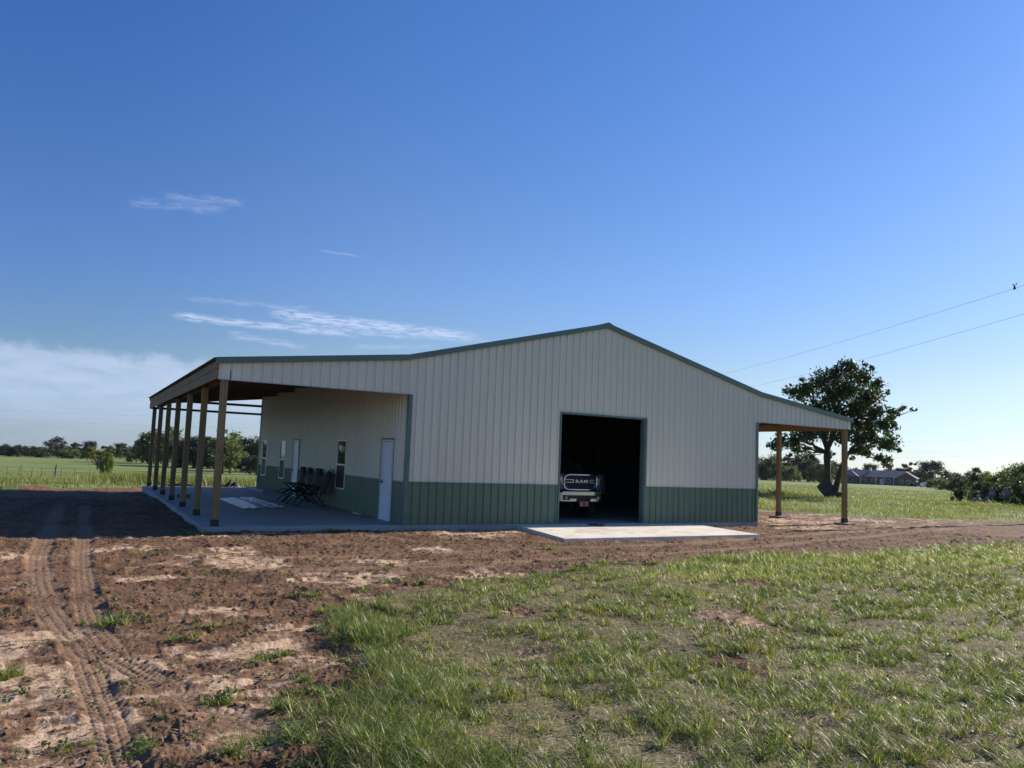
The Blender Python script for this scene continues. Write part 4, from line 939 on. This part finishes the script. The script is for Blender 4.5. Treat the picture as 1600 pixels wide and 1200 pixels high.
for px, top, r, k, m_, ws, lb in ((1467, 747, 190, 'bush', 'yellowleaf', 1.3, 'bright yellow green bush below the domed oak'), (1481, 750, 180, 'bush', 'leaflight', 1.2, 'light bush right of the bright yellow green one'), (1500, 744, 150, 'bush', 'leaf', .9, 'mid green bush left of the spiky topped tree'),
                                  (1525, 731, 120, 'cedar', 'leaf', 1.1, 'spiky topped tree rising from the right thicket'), (1541, 738, 125, 'round', 'leaf', 1.1, 'tree right of the spiky topped one in the thicket'), (1557, 738, 115, 'bush', 'leaflight', .9, 'light green bush in the middle of the thicket'),
                                  (1570, 734, 105, 'bush', 'yellowleaf', .8, 'yellowish bush in the right thicket'), (1588, 728, 100, 'round', 'leaflight', 1.0, 'loose light tree near the right edge of the thicket'), (1606, 722, 95, 'round', 'leaf', 1.0, 'dark tree cut by the right edge of the picture'),
                                  (1534, 752, 85, 'bush', 'leaf', .8, 'grey green bush behind the left part of the rubble'), (1500, 759, 72, 'bush', 'oak', .7, 'dark low shrub at the left end of the rubble pile'), (1520, 766, 70, 'bush', 'leaf', .7, 'small shrub growing out of the rubble, left part'),
                                  (1548, 752, 78, 'bush', 'oak', .8, 'dark shrub behind the middle of the rubble pile'), (1566, 756, 75, 'bush', 'oak', .9, 'dark leafy shrub over the middle of the rubble pile'), (1592, 750, 72, 'bush', 'leaf', .9, 'grey green shrub over the right end of the rubble'), (1583, 775, 64, 'bush', 'leaf', .8, 'low shrub in front of the rubble pile at right'), (1610, 745, 70, 'bush', 'leaf', .9, 'shrub at the very right edge beside the rubble'), (1625, 735, 80, 'bush', 'leaf', .9, 'shrub past the right edge beyond the rubble')):
    tree('thicket_bush' if k == 'bush' else 'thicket_tree', k, px, top, r, lb, m_, 'shrubs and trees of the right thicket', ws, 'bush' if k == 'bush' else 'tree')
# rubble chunks
g = np.random.default_rng(77)
rk_px = np.sort(1512+g.random(20)*100); ords = 'leftmost second third fourth fifth sixth seventh eighth ninth tenth eleventh twelfth thirteenth fourteenth fifteenth sixteenth seventeenth eighteenth nineteenth rightmost'.split()
for k in range(20):
    px = rk_px[k]; r = 66+g.random()*5; x, y, z = px_polar(px, r, 770); s = .16+.2*g.random(); h = 1.5*g.random()**1.5
    bm = bmesh.new(); bmesh.ops.create_icosphere(bm, subdivisions=1, radius=s)
    for v in bm.verts:
        d = v.co.normalized(); f_ = .5+1.0*float(vnoise(np.array([d.x*2.2+k*7]), np.array([d.y*2.2+d.z*3]), k)[0]); v.co = v.co*f_; v.co.z *= .6
    me = bpy.data.meshes.new('rubble_chunk'); bm.to_mesh(me); bm.free()
    o = link('rubble_chunk', me, M['rock']); o.location = (x, y, z+h*.7); o.rotation_euler = (g.random()*3, g.random()*3, g.random()*6)
    tag(o, ords[k]+(' rock chunk' if k in (0, 19) else ' rock chunk from the left')+' in the rubble pile under the right thicket', 'rock', 'rock chunks of the rubble pile')

# ------------------------------------------------------------------ far house, trailer, car
def house():
    x, y, z = px_polar(1372, 300, 745); a = math.atan2(x-CAM[0], y-CAM[1])
    H = empty('ranch_house', (x, y, z), -a-.12); tag(H, 'long low brick ranch house with grey shingle roof beyond the right pasture', 'house')
    S = 300/FPX*.9
    wl = MB(); wl.box(-11.5, 12.0, -4, 5, -.3, 2.7); wl.box(-12.5, -6, -6.5, -3.5, -.3, 2.7); wl.box(6.3, 12.3, -6.5, -3.5, -.3, 2.7)
    wl.add([(6.3, -6.52, 2.7), (12.3, -6.52, 2.7), (9.3, -6.52, 4.6), (6.3, -6.3, 2.7), (12.3, -6.3, 2.7), (9.3, -6.3, 4.6)], [(0, 1, 2), (3, 5, 4), (0, 2, 5, 3), (1, 4, 5, 2)])
    wl.build('wall', M['brick'], H)
    def hip(mb, x0, x1, y0, y1, z0, z1, inset):
        ym = (y0+y1)/2; mb.add([(x0, y0, z0), (x1, y0, z0), (x1, y1, z0), (x0, y1, z0), (x0+inset, ym, z1), (x1-inset, ym, z1)], [(0, 1, 5, 4), (1, 2, 5), (2, 3, 4, 5), (3, 0, 4), (0, 3, 2, 1)])
    r_ = MB(); hip(r_, -12, 12.6, -4.6, 5.6, 2.7, 5.1, 4.0); ro = r_.build('roof', M['shingle'], H)
    r2 = MB(); hip(r2, -13.2, -5.4, -7.2, 1, 2.68, 4.8, 3.0); r2.build('roof', M['shingle'], H)
    r3 = MB(); r3.prism([(5.8, 2.62), (9.3, 4.95), (12.8, 2.62), (12.5, 2.62), (9.3, 4.7), (6.1, 2.62)], 'y', -7.0, 0.0); r3.build('roof', M['shingle'], H)
    tr = MB(); tr.prism([(5.75, 2.5), (9.3, 4.85), (12.85, 2.5), (12.6, 2.5), (9.3, 4.68), (6.0, 2.5)], 'y', -7.1, -7.03); tr.build('gable_trim', M['fascia'], H)
    c_ = MB(); c_.box(-2.9, -2.1, -.6, .3, 4.6, 5.9); c_.build('chimney', M['fascia'], ro)
    for xx, ww, yy in ((-10.6, 1.2, -6.55), (-8, 1.2, -6.55), (-4, 1.4, -4.05), (-1, 1.4, -4.05), (3.6, 1.6, -4.05), (8, 1.0, -6.6), (10, 1.2, -6.6)):
        w_ = MB(); w_.box(xx-ww/2, xx+ww/2, yy-.06, yy, .9, 2.1); wo_ = w_.build('window', M['fascia'], H)
        p_ = MB(); p_.box(xx-ww/2+.12, xx+ww/2-.12, yy-.08, yy-.061, 1.0, 2.0); p_.build('pane', M['glass'], wo_)
    d_ = MB(); d_.box(1, 2, -4.08, -4.0, 0, 2.1); d_.build('door', M['fascia'], H)
    for xx in (-5, 0, 2.4, 5.5):
        k_ = MB(); k_.box(xx-.1, xx+.1, -5.6, -5.4, -.2, 2.6); k_.build('porch_column', M['fascia'], H)
house()
def car(px, r, lb, m, pick=False, rot=0.3):
    x, y, z = px_polar(px, r, 750); c_ = empty('parked_car', (x, y, z), rot); tag(c_, lb, 'car')
    b = MB(); prof = [(-2.2, .3), (-2.25, .75), (-1.4, .92), (-.8, 1.42), (.9, 1.45), (1.5, .98), (2.2, .85), (2.25, .35)]
    n = len(prof); vs = [(p[0], -.85*(.8 if p[1] > 1.2 else 1), p[1]) for p in prof]+[(p[0], .85*(.8 if p[1] > 1.2 else 1), p[1]) for p in prof]
    b.add(vs, [tuple(range(n)), tuple(reversed(range(n, 2*n)))]+[(i, i+n, (i+1) % n+n, (i+1) % n) for i in range(n)]); b.build('body', m, c_)
    for sx in (-1.4, 1.4):
        for sy in (-.8, .8): w_ = MB(); w_.tube([(sx, sy-.1, .33), (sx, sy+.1, .33)], .33, 12); w_.build('wheel', M['tyre'], c_)
    g_ = MB(); g_.add([(-1.25, -.78, .98), (1.3, -.78, .98), (.85, -.71, 1.36), (-.78, -.71, 1.36)], [(0, 1, 2, 3)]); g_.v = [(v[0], v[1]-.03, v[2]) for v in g_.v]; g_.build('side_window', M['glass'], c_)
car(1446, 265, 'small white car parked beyond the pasture, right of the far house', M['whitecar']); car(1431, 285, 'dark car parked next to the right gable of the far house', M['truckpaint'], rot=1.0)
def trailer():
    x, y, z = px_polar(217, 480, 705); a = math.atan2(x-CAM[0], y-CAM[1]); T = empty('mobile_home', (x, y, z), -a); tag(T, 'long white mobile home among the trees left of the porch posts', 'mobile home')
    b = MB(); b.box(-4.9, 4.9, -2, 2, .4, 3.0); b.build('wall', mat('pale_cladding', (.6, .6, .62), .6), T)
    b = MB(); b.prism([(-2.15, 3.0), (0, 3.6), (2.15, 3.0)], 'x', -5.0, 5.0); b.build('roof', M['fascia'], T)
    for xx in (-3.6, -1.6, 1.2, 3.4): b = MB(); b.box(xx-.6, xx+.6, -2.05, -2.0, 1.3, 2.3); b.build('window', M['screen'], T)
    b = MB(); b.box(-.35, .45, -2.06, -2.0, .5, 2.5); b.build('door', M['screen'], T)
trailer()
# ------------------------------------------------------------------ fence in the left field
fpx = [(11, 736, 9), (30, 736, 6), (33, 736, 10), (50, 736, 8), (65, 736, 8), (87, 738, 13), (96, 737, 9), (117, 738, 8), (140, 740, 8), (158, 741, 8), (180, 742, 8)]
fp = []
labf = {5: 'stout dark wooden corner post of the left field fence'}
for k, (px, py, hh) in enumerate(fpx):
    r = 112-k*.6; x, y, z = px_polar(px, r, 735); F = MB()
    if k == 5:
        F.tube([(0, 0, -.2), (.0, 0, 1.1), (.04, 0, 1.55)], [.1, .09, .085], 8); o = F.build('fence_post', M['polewood'])
    else:
        t = .02; F.box(-t, t, -.02, .02, -.2, 1.15+.25*(hh > 9)); F.box(-t*.3, t*.3, .02, .06, -.2, 1.12); o = F.build('fence_post', M['steelpost'])
    o.location = (x, y, z); fp.append((x, y, z))
    tag(o, labf.get(k, ORD[k]+' post from the left, a thin steel one, of the left field wire fence'), 'fence post', 'posts of the left field fence')
wr = MB(); q0 = px_polar(-40, 114, 735); q1 = px_polar(225, 104, 735)
for hgt in (.35, .7, 1.05):
    wr.tube([tuple(np.array(p)+np.array((0, .03, hgt))) for p in [q0]+fp+[q1]], .006, 3)
wo2 = wr.build('fence_wire', M['wire']); tag(wo2, 'thin wire strands strung along the left field fence posts', 'fence wire')
# small far pole in the left field
x, y, z = px_polar(138, 330, 705); pm_ = MB(); pm_.tube([(0, 0, -.3), (0, 0, 6.2)], [.14, .09], 8); pm_.box(-.7, .7, -.06, .06, 5.6, 5.75); po = pm_.build('utility_pole', M['polewood']); po.location = (x, y, z); tag(po, 'small utility pole in front of the far left oaks', 'utility pole')

# ------------------------------------------------------------------ overhead wires
def catenary(p, q_, sag, n=24):
    p = np.array(p, float); q_ = np.array(q_, float); out = []
    for i in range(n+1):
        t = i/n; c = p+(q_-p)*t; c[2] -= sag*4*t*(1-t); out.append(tuple(c))
    return out
def wire(pts, rad, lb, grp, name='power_line'):
    m_ = MB(); m_.tube(pts, rad, 5); return tag(m_.build(name, M['wire']), lb, 'power line', grp)
def ppt(px, py, r): v = px_ray(px, py); k = r/math.hypot(v[0], v[1]); return (CAM[0]+v[0]*k, CAM[1]+v[1]*k, CAM[2]+v[2]*k)
def spread(p0, p1, e0, e1):
    """line through two points carried on beyond both ends"""
    a, b = np.array(p0), np.array(p1); return tuple(a+(a-b)*e0), tuple(b+(b-a)*e1)
a, b = spread(ppt(1135, 580, 120), ppt(1600, 441.5, 62), .25, .16); wire(catenary(a, b, .5), .010, 'upper of the two power lines rising to the right edge above the oak', 'two power lines above the oak')
pole_top = b; pa = a
c_, d_ = spread(ppt(1175, 601, 118), ppt(1600, 486, 62), .25, .16); wire(catenary(c_, d_, .5), .010, 'lower of the two power lines, passing just over the oak top', 'two power lines above the oak')
for (qx, qy, tz), lb in (((b[0], b[1], b[2]+.3), 'tall utility pole carrying the two near power lines beyond the right edge'), ((a[0], a[1], a[2]+.3), 'utility pole carrying the two near power lines behind the building')):
    z = float(base_z(np.array([qx]), np.array([qy]))[0]); m_ = MB(); m_.tube([(0, 0, -.5), (0, 0, tz-z)], [.2, .12], 10); P_ = m_.build('utility_pole', M['polewood']); P_.location = (qx, qy, z); tag(P_, lb, 'utility pole')
cl = MB(); cp = ppt(1585, 446, 63.6)
cl.tube([(-.35, -.1, 0), (.0, 0, .02), (.3, .1, .12)], .045, 6); cl.tube([(.0, 0, .02), (.02, 0, -.28)], [.04, .09], 6); cl.tube([(.5, .15, .16), (.95, .3, .38)], .05, 6)
co_ = cl.build('line_splice', M['bracket']); co_.location = cp; tag(co_, 'small dark splice fitting hanging on the upper power line at the right edge', 'fitting')
lbw = ['highest', 'second', 'third', 'lowest']
for k, (yl, yr) in enumerate(((640, 689), (655, 703), (662, 708), (671, 715))):
    A = ppt(-120, yl-4, 330); Bq = ppt(1760, yr-8, 430) 
    mid1 = ppt(300, yl+6, 318)
    if k < 2: wire(catenary(A, ppt(640, yl+22, 300), .4), .012, lbw[k]+' faint distant power line behind the left porch posts', 'distant power lines at left')
    wire(catenary(ppt(1120, yr+6-k*3+(6 if k else 0), 420), Bq, .6), .018, lbw[k]+' of the faint distant power lines right of the oak', 'distant power lines at right')

# ------------------------------------------------------------------ grass, straw, clods (uncountable)
def blades(x, y, h, wd_, lean, rnd, seed, name, m, label, cat, segs=3, z=None, lying=False, dirs=None):
    g = np.random.default_rng(seed); n = len(x); z = ground(x, y) if z is None else z
    th = g.random(n)*6.283; ux, uy = np.cos(th), np.sin(th)           # lean direction
    if dirs is not None: ux, uy = np.cos(dirs), np.sin(dirs)
    elif not lying: ux = ux*.8-.25; uy = uy*.8-.08; L_ = np.hypot(ux, uy)+1e-6; ux, uy = ux/L_, uy/L_
    sx, sy = -uy, ux; fa = g.random(n)*1.2-.6; sx, sy = sx*np.cos(fa)-sy*np.sin(fa), sx*np.sin(fa)+sy*np.cos(fa)
    vs = []
    ts = np.linspace(0, 1, segs+1)
    for t in ts:
        bend = lean*h*t**1.8; zz = z-.01+h*t*np.sqrt(np.clip(1-(lean*t*.75)**2, .03, 1)) if not lying else z+.012+h*.06*np.sin(t*3.14)
        if lying: bend = h*t
        ww = wd_*(1-t)**.7 if t < 1 else wd_*0
        if t < 1:
            vs.append(np.stack((x+ux*bend-sx*ww, y+uy*bend-sy*ww, zz), 1)); vs.append(np.stack((x+ux*bend+sx*ww, y+uy*bend+sy*ww, zz), 1))
        else: vs.append(np.stack((x+ux*bend, y+uy*bend, zz), 1))
    nv = 2*segs+1; V = np.stack(vs, 1).reshape(-1, 3); base = (np.arange(n)*nv)[:, None]
    Q = np.concatenate([base+np.array([2*i, 2*i+1, 2*i+3, 2*i+2]) for i in range(segs-1)], 0) if segs > 1 else None
    T_ = base+np.array([2*segs-2, 2*segs-1, 2*segs])
    me = fast_mesh(name, V, Q, T_, attrs=dict(rnd=np.repeat(rnd, nv)))
    return tag(link(name, me, m), label, cat, kind='stuff')
def sample_polar(n, r0, r1, a0, a1, g, power=1.0):
    u = g.random(n); r = r0*(r1/r0)**(u**power) ; a = np.radians(a0+(a1-a0)*g.random(n))
    return CAM[0]+np.sin(a)*r, CAM[1]+np.cos(a)*r, r
def near_grass():
    g = np.random.default_rng(99)
    x, y, r = sample_polar(1150000, 3.3, 34, -14, 76, g, .9)
    gm, g1, g2 = masks(x, y)
    dens = sstep(.33, .62, fbm(x*1.5, y*1.5, 4, 201))*.75+.25
    tuft = sstep(.45, .72, fbm(x*6.5, y*6.5, 3, 205)); bare_ = 1-.85*sstep(.55, .66, fbm(x*1.1+7, y*1.6, 4, 209))*sstep(8, 1, x); patch_ = sstep(.36, .6, fbm(x*2.6, y*2.6, 3, 215))
    sd_ = poly_sd(x, y, G1)
    edge = np.exp(-((sd_-.35)/.35)**2)*sstep(-3.2, -5.0, x)                # lush rim along the tyre-worn edge
    tall = sstep(-3.0, 4.0, x)*sstep(-10.5, -8.2, y)
    keep = g.random(len(x)) < gm*g1*np.clip((dens*(.28+.75*tuft)*(.38+.62*patch_)*(.75+.45*sstep(-1, 6, x))+tall*.4)*sstep(-.2, 1.5, sd_+(y < -9)*1.5)*bare_+edge*.25, 0, 1)*np.where(r > 14, .9, 1)
    x, y, r, tuft, edge, dens, tall = (v[keep] for v in (x, y, r, tuft, edge, dens, tall)); n = len(x)
    h = (.03+.06*g.random(n)**1.5+.05*tuft*g.random(n)**1.3+.05*edge*g.random(n)+.13*tall*g.random(n))*(.75+.5*dens)
    wd_ = (.0011+.0015*g.random(n))*(1+r/13); lean = .45+.9*g.random(n)
    dry = g.random(n); pat = fbm(x*.7, y*.7, 3, 207)
    rnd = np.where(dry < .26+.40*sstep(.75, .40, dens)*(1-edge), .72+.28*g.random(n), .05+.55*np.clip(pat+(g.random(n)-.5)*.8, 0, 1))
    print('near grass blades', n)
    blades(x, y, h, wd_, lean, rnd, 1, 'grass', M['grass'], 'uneven green grass with dry blades covering the near right foreground', 'grass')
near_grass()
def bunch_grass():
    """bunches: blades fanning out of a common crown"""
    g = np.random.default_rng(123); x, y, r = sample_polar(48000, 3.3, 32, -14, 76, g, .85); gm, g1, g2 = masks(x, y)
    sd_ = poly_sd(x, y, G1); f_ = sstep(.38, .66, fbm(x*1.4, y*1.4, 4, 211)); bare_ = 1-.9*sstep(.55, .66, fbm(x*1.1+7, y*1.6, 4, 209))*sstep(8, 1, x); patch_ = sstep(.36, .6, fbm(x*2.6, y*2.6, 3, 215))
    edge = np.exp(-((sd_-.25)/.3)**2)*sstep(-3.2, -4.8, x)
    keep = g.random(len(x)) < np.clip(g1*gm*(.16+.75*f_)*bare_*(.3+.7*patch_)*(.8+.4*sstep(-1, 6, x))+edge*.4, 0, 1)*sstep(-.35, .15, sd_)
    x, y, r, edge = x[keep], y[keep], r[keep], edge[keep]; nb = 30; k = len(x)
    sz = (.06+.12*g.random(k)**1.5+.05*edge)*(1+.25*sstep(2, 10, x)); tone = g.random(k); ca = g.random((k, nb))*6.283; ro = g.random((k, nb))**.6*(.012+.22*sz[:, None])
    X = (x[:, None]+np.cos(ca)*ro).ravel(); Y = (y[:, None]+np.sin(ca)*ro).ravel(); H = (sz[:, None]*(.45+.85*g.random((k, nb)))).ravel(); rr = np.repeat(r, nb)
    rn = np.clip(np.repeat(tone, nb)*.5+(g.random(k*nb)-.5)*.35+.1, .02, .66); d_ = g.random(k*nb); rn = np.where(d_ < .22, .72+.28*g.random(k*nb), rn)
    print('bunch blades', len(X))
    blades(X, Y, H, (.0013+.0016*g.random(len(X)))*(1+rr/13), .5+.95*g.random(len(X)), rn, 11, 'bunch_grass', M['grass'], 'bunches of green and straw coloured grass rising from the near right turf', 'grass', dirs=ca.ravel()+g.normal(size=k*nb)*.5)
    # flattened dry thatch
    x, y, r = sample_polar(150000, 3.3, 22, -12, 72, g, .85); gm, g1, g2 = masks(x, y); keep = g.random(len(x)) < gm*g1*.9; x, y, r = x[keep], y[keep], r[keep]; n = len(x)
    blades(x, y, .025+.09*g.random(n)**1.5, (.0011+.0012*g.random(n))*(1+r/13), g.random(n), np.clip(g.random(n)*1.1-.05, 0, 1), 12, 'thatch', M['thatch'], 'flattened dry thatch lying between the grass bunches', 'thatch', 2, lying=True)
bunch_grass()
TUFTS = [(-6.85, -9.17, .24, .14), (-6.21, -9.87, .16, .10), (-6.34, -10.26, .12, .1), (-5.7, -11.13, .13, .09), (-5.85, -11.25, .1, .09), (-5.57, -11.06, .10, .1), (-6.32, -12.27, .08, .09), (-6.21, -12.15, .06, .08), (-5.64, -12.02, .08, .12), (-5.81, -12.31, .07, .09), (-5.61, -12.3, .08, .11),
         (-6.93, -13.09, .1, .06), (-7.28, -12.82, .12, .06), (-6.85, -12.95, .08, .06), (-6.18, -13.2, .18, .16), (-6.38, -13.44, .14, .14), (-5.98, -13.3, .14, .16), (-3.08, -7.55, .2, .1), (-3.59, -5.21, .2, .05), (-2.97, -7.76, .2, .12), (-5.09, -.5, .3, .12), (-4.71, -.4, .3, .1), (-1.9, -.35, .25, .08), (1.6, -4.4, .2, .1), (1.94, -6.9, .3, .12), (1.11, -6.74, .3, .12),
         (-5.86, -12.65, .14, .14), (-6.09, -3.83, .3, .06), (-5.49, -6.16, .3, .07), (-7.76, -10.99, .1, .12), (-3.99, -8.2, .25, .12), (-4.67, -8.4, .2, .1), (-4.3, -2.2, .3, .05), (7.35, -2.95, .1, .12), (.1, -.25, .14, .08), (-2.6, -6.0, .3, .05), (-5.75, -12.9, .14, .15), (-5.5, -12.6, .16, .15)]
def tufts():
    g = np.random.default_rng(5); X = []; Y = []; Hh = []; Rn = []; D = []; LP = []
    for (tx, ty, tr, th) in TUFTS:
        for k in range(int(3+9*tr/.15*g.random()+2)):
            cx, cy_ = tx+g.normal()*tr*.6, ty+g.normal()*tr*.4; n = int(14+22*g.random()); a = g.random(n)*6.283; ro = g.random(n)*.018; s_ = th*(.5+.8*g.random())
            X.append(cx+np.cos(a)*ro); Y.append(cy_+np.sin(a)*ro); D.append(a+g.normal(size=n)*.5); Hh.append(s_*(.4+.9*g.random(n))); Rn.append(np.where(g.random(n) < .25, .75+.25*g.random(n), .05+.5*g.random(n)))
            if g.random() < .4: LP.append((cx+g.normal()*tr*.5, cy_+g.normal()*tr*.4))
    x, y, h, rn, d_ = map(np.concatenate, (X, Y, Hh, Rn, D)); r = np.hypot(x-CAM[0], y-CAM[1])
    blades(x, y, h, (.0014+.0018*g.random(len(x)))*(1+r/14), .5+1.0*g.random(len(x)), rn, 2, 'weed_tufts', M['grass'], 'scattered small grass tufts poking out of the bare soil', 'weeds', dirs=d_)
    x, y, r = sample_polar(420, 3.6, 18, -10, 60, g, .9); q = np.array(LP); x = np.concatenate((x, q[:, 0])); y = np.concatenate((y, q[:, 1])); k_ = (y < -.4) & (poly_sd(x, y, APRON) < -.2); x, y = x[k_], y[k_]; z = ground(x, y)
    P = []
    for xx, yy, zz in zip(x, y, z): n = int(8+22*g.random()); P.append(np.stack((xx+g.normal(size=n)*.03, yy+g.normal(size=n)*.03, zz+.008+.045*g.random(n)**1.5), 1))
    V, Q, rnd = leaf_cloud(np.concatenate(P), .014, .6, flat=1.4, seed=9); tag(link('broadleaf_weeds', fast_mesh('broadleaf_weeds', V, Q, attrs=dict(rnd=rnd)), M['leaf']), 'low broad leaved weeds dotted over the soil and turf', 'weeds', kind='stuff')
tufts()
def field_grass():
    g = np.random.default_rng(15)
    x, y, r = sample_polar(260000, 24, 150, -8, 68, g, 1.0); gm, g1, g2 = masks(x, y)
    keep = (g.random(len(x)) < gm*g2*(.35+.65*sstep(.4, .6, fbm(x*.5, y*.5, 3, 301)))) & (poly_sd(x, y, G1) < 0)
    keep &= ~((x > -WL-.5) & (x < BW+WR+.5) & (y > -.5) & (y < BD+.5)); x, y, r = x[keep], y[keep], r[keep]; n = len(x)
    h = (.10+.20*g.random(n)**2)*np.interp(r, [24, 60, 110, 150], [1.1, 1.0, .7, .5]); wd_ = (.004+.004*g.random(n))*(r/22)
    rnd = np.clip(fbm(x*.25, y*.25, 3, 303)*.9+(g.random(n)-.5)*.7, 0, 1); print('field blades', n)
    blades(x, y, h, wd_, .3+.6*g.random(n), rnd, 3, 'pasture_grass', M['fieldgrass'], 'pasture grass of the open fields behind the building on both sides', 'grass', 2)
    # rank weeds: a tall stand left of the porch and a rim along the cleared pad
    X = []; Y = []; Hh = []
    for cx, cy_, rx, ry, hh, m_ in ((-3.6, 39, 2.6, 3.2, 1.0, 2600), (-1.2, 37, 2.2, 2.6, .9, 2200), (1.8, 36, 2.4, 2.4, .8, 2000), (5.5, 39, 3, 2.6, .7, 1500), (-9, 34, 4, 3, .45, 1400), (21.6, 10.5, 1.2, 1.6, .5, 900), (22.5, 13, 1.6, 2.0, .6, 900), (24.3, 16.4, 2.5, 1.5, .5, 800), (31.5, 20.5, 3.2, .8, .5, 900), (37, 21.5, 3.5, .8, .5, 900), (44, 12, 2.5, 1.2, .3, 500), (46, 11, 3, 1.5, .35, 500)):
        X.append(cx+g.normal(size=m_)*rx*.55); Y.append(cy_+g.normal(size=m_)*ry*.55); Hh.append(hh*(.45+.65*g.random(m_)))
    x, y, h = map(np.concatenate, (X, Y, Hh)); n = len(x)
    blades(x, y, h, .014+.012*g.random(n), .25+.5*g.random(n), g.random(n), 4, 'tall_weeds', M['fieldgrass'], 'tall pale weeds standing along the edge of the cleared pad', 'weeds')
field_grass()
def litter():
    g = np.random.default_rng(25); x, y, r = sample_polar(15000, 3.4, 24, -10, 66, g, .8); gm, g1, g2 = masks(x, y)
    p = sstep(.5, .72, fbm(x*1.1, y*2.0, 3, 401)); keep = (g.random(len(x)) < p*.75+.06) & (y < -.3) & (poly_sd(x, y, APRON) < -.1); x, y, r = x[keep], y[keep], r[keep]; n = len(x)
    blades(x, y, .04+.16*g.random(n)**1.5, (.0014+.0012*g.random(n))*(1+r/12), g.random(n), g.random(n), 6, 'straw_litter', M['straw'], 'pale dry straw strewn over the bare soil', 'straw', 3, lying=True)
    # clods: small broken lumps
    x, y, r = sample_polar(60000, 3.4, 30, -12, 68, g, .8); gm, g1, g2 = masks(x, y); z, G_, _, pale, trk, tread, bk, clod = ground(x, y, True)
    keep = (g.random(len(x)) < (1-gm)*(.10+.9*sstep(.03, .14, clod))*(1-.75*pale)*(1-trk*.9)) & (y < -.4) & (poly_sd(x, y, APRON) < -.15)
    x, y, z, r = x[keep], y[keep], z[keep], r[keep]; n = len(x); s = (.004+.015*g.random(n)**3)*(1+r/22)
    base = np.array([(1, 0, 0), (-1, 0, 0), (0, 1, 0), (0, -1, 0), (0, 0, 1), (0, 0, -1)], float); F = np.array([(0, 2, 4), (2, 1, 4), (1, 3, 4), (3, 0, 4), (2, 0, 5), (1, 2, 5), (3, 1, 5), (0, 3, 5)])
    jit = 1+.55*(g.random((n, 6, 1))-.5)*2; a = g.random(n)*6.283; ca, sa = np.cos(a)[:, None], np.sin(a)[:, None]
    L = base[None]*jit*s[:, None, None]*np.array((1, .8, .62)); L += g.normal(size=L.shape)*s[:, None, None]*.18
    V = np.stack((L[..., 0]*ca-L[..., 1]*sa+x[:, None], L[..., 0]*sa+L[..., 1]*ca+y[:, None], L[..., 2]+(z+s*.2)[:, None]), -1).reshape(-1, 3)
    T_ = (F[None]+(np.arange(n)*6)[:, None, None]).reshape(-1, 3); print('clods', n)
    me = fast_mesh('soil_clods', V, None, T_, attrs=dict(rnd=np.repeat(g.random(n), 6)))
    def fn(t, b):
        a_ = t.node('ShaderNodeAttribute', out=2, attribute_name='rnd'); t.set(b.inputs['Base Color'], t.mix(a_, (.07, .038, .024), (.20, .125, .085)))
    tag(link('soil_clods', me, mat('clod_soil', rough=.95, spec=.2, fn=fn)), 'loose brown soil clods scattered over the graded dirt', 'soil', kind='stuff')
litter()
# ------------------------------------------------------------------ the air between
hz_ = MB(); hz_.box(-1850, 1850, -1850, 1850, -14, 32); ho_ = hz_.build('haze', None); hm = bpy.data.materials.new('haze_air'); hm.use_nodes = True; ht = NT(hm.node_tree); ht.n.clear()
hv_ = ht.node('ShaderNodeVolumePrincipled', {'Color': (.80, .88, 1.0, 1), 'Density': .00005, 'Anisotropy': .3}); ho2 = ht.n.new('ShaderNodeOutputMaterial'); ht.l.new(hv_, ho2.inputs['Volume'])
ho_.data.materials.append(hm); tag(ho_, 'thin pale haze hanging over the whole landscape', 'haze', kind='stuff')
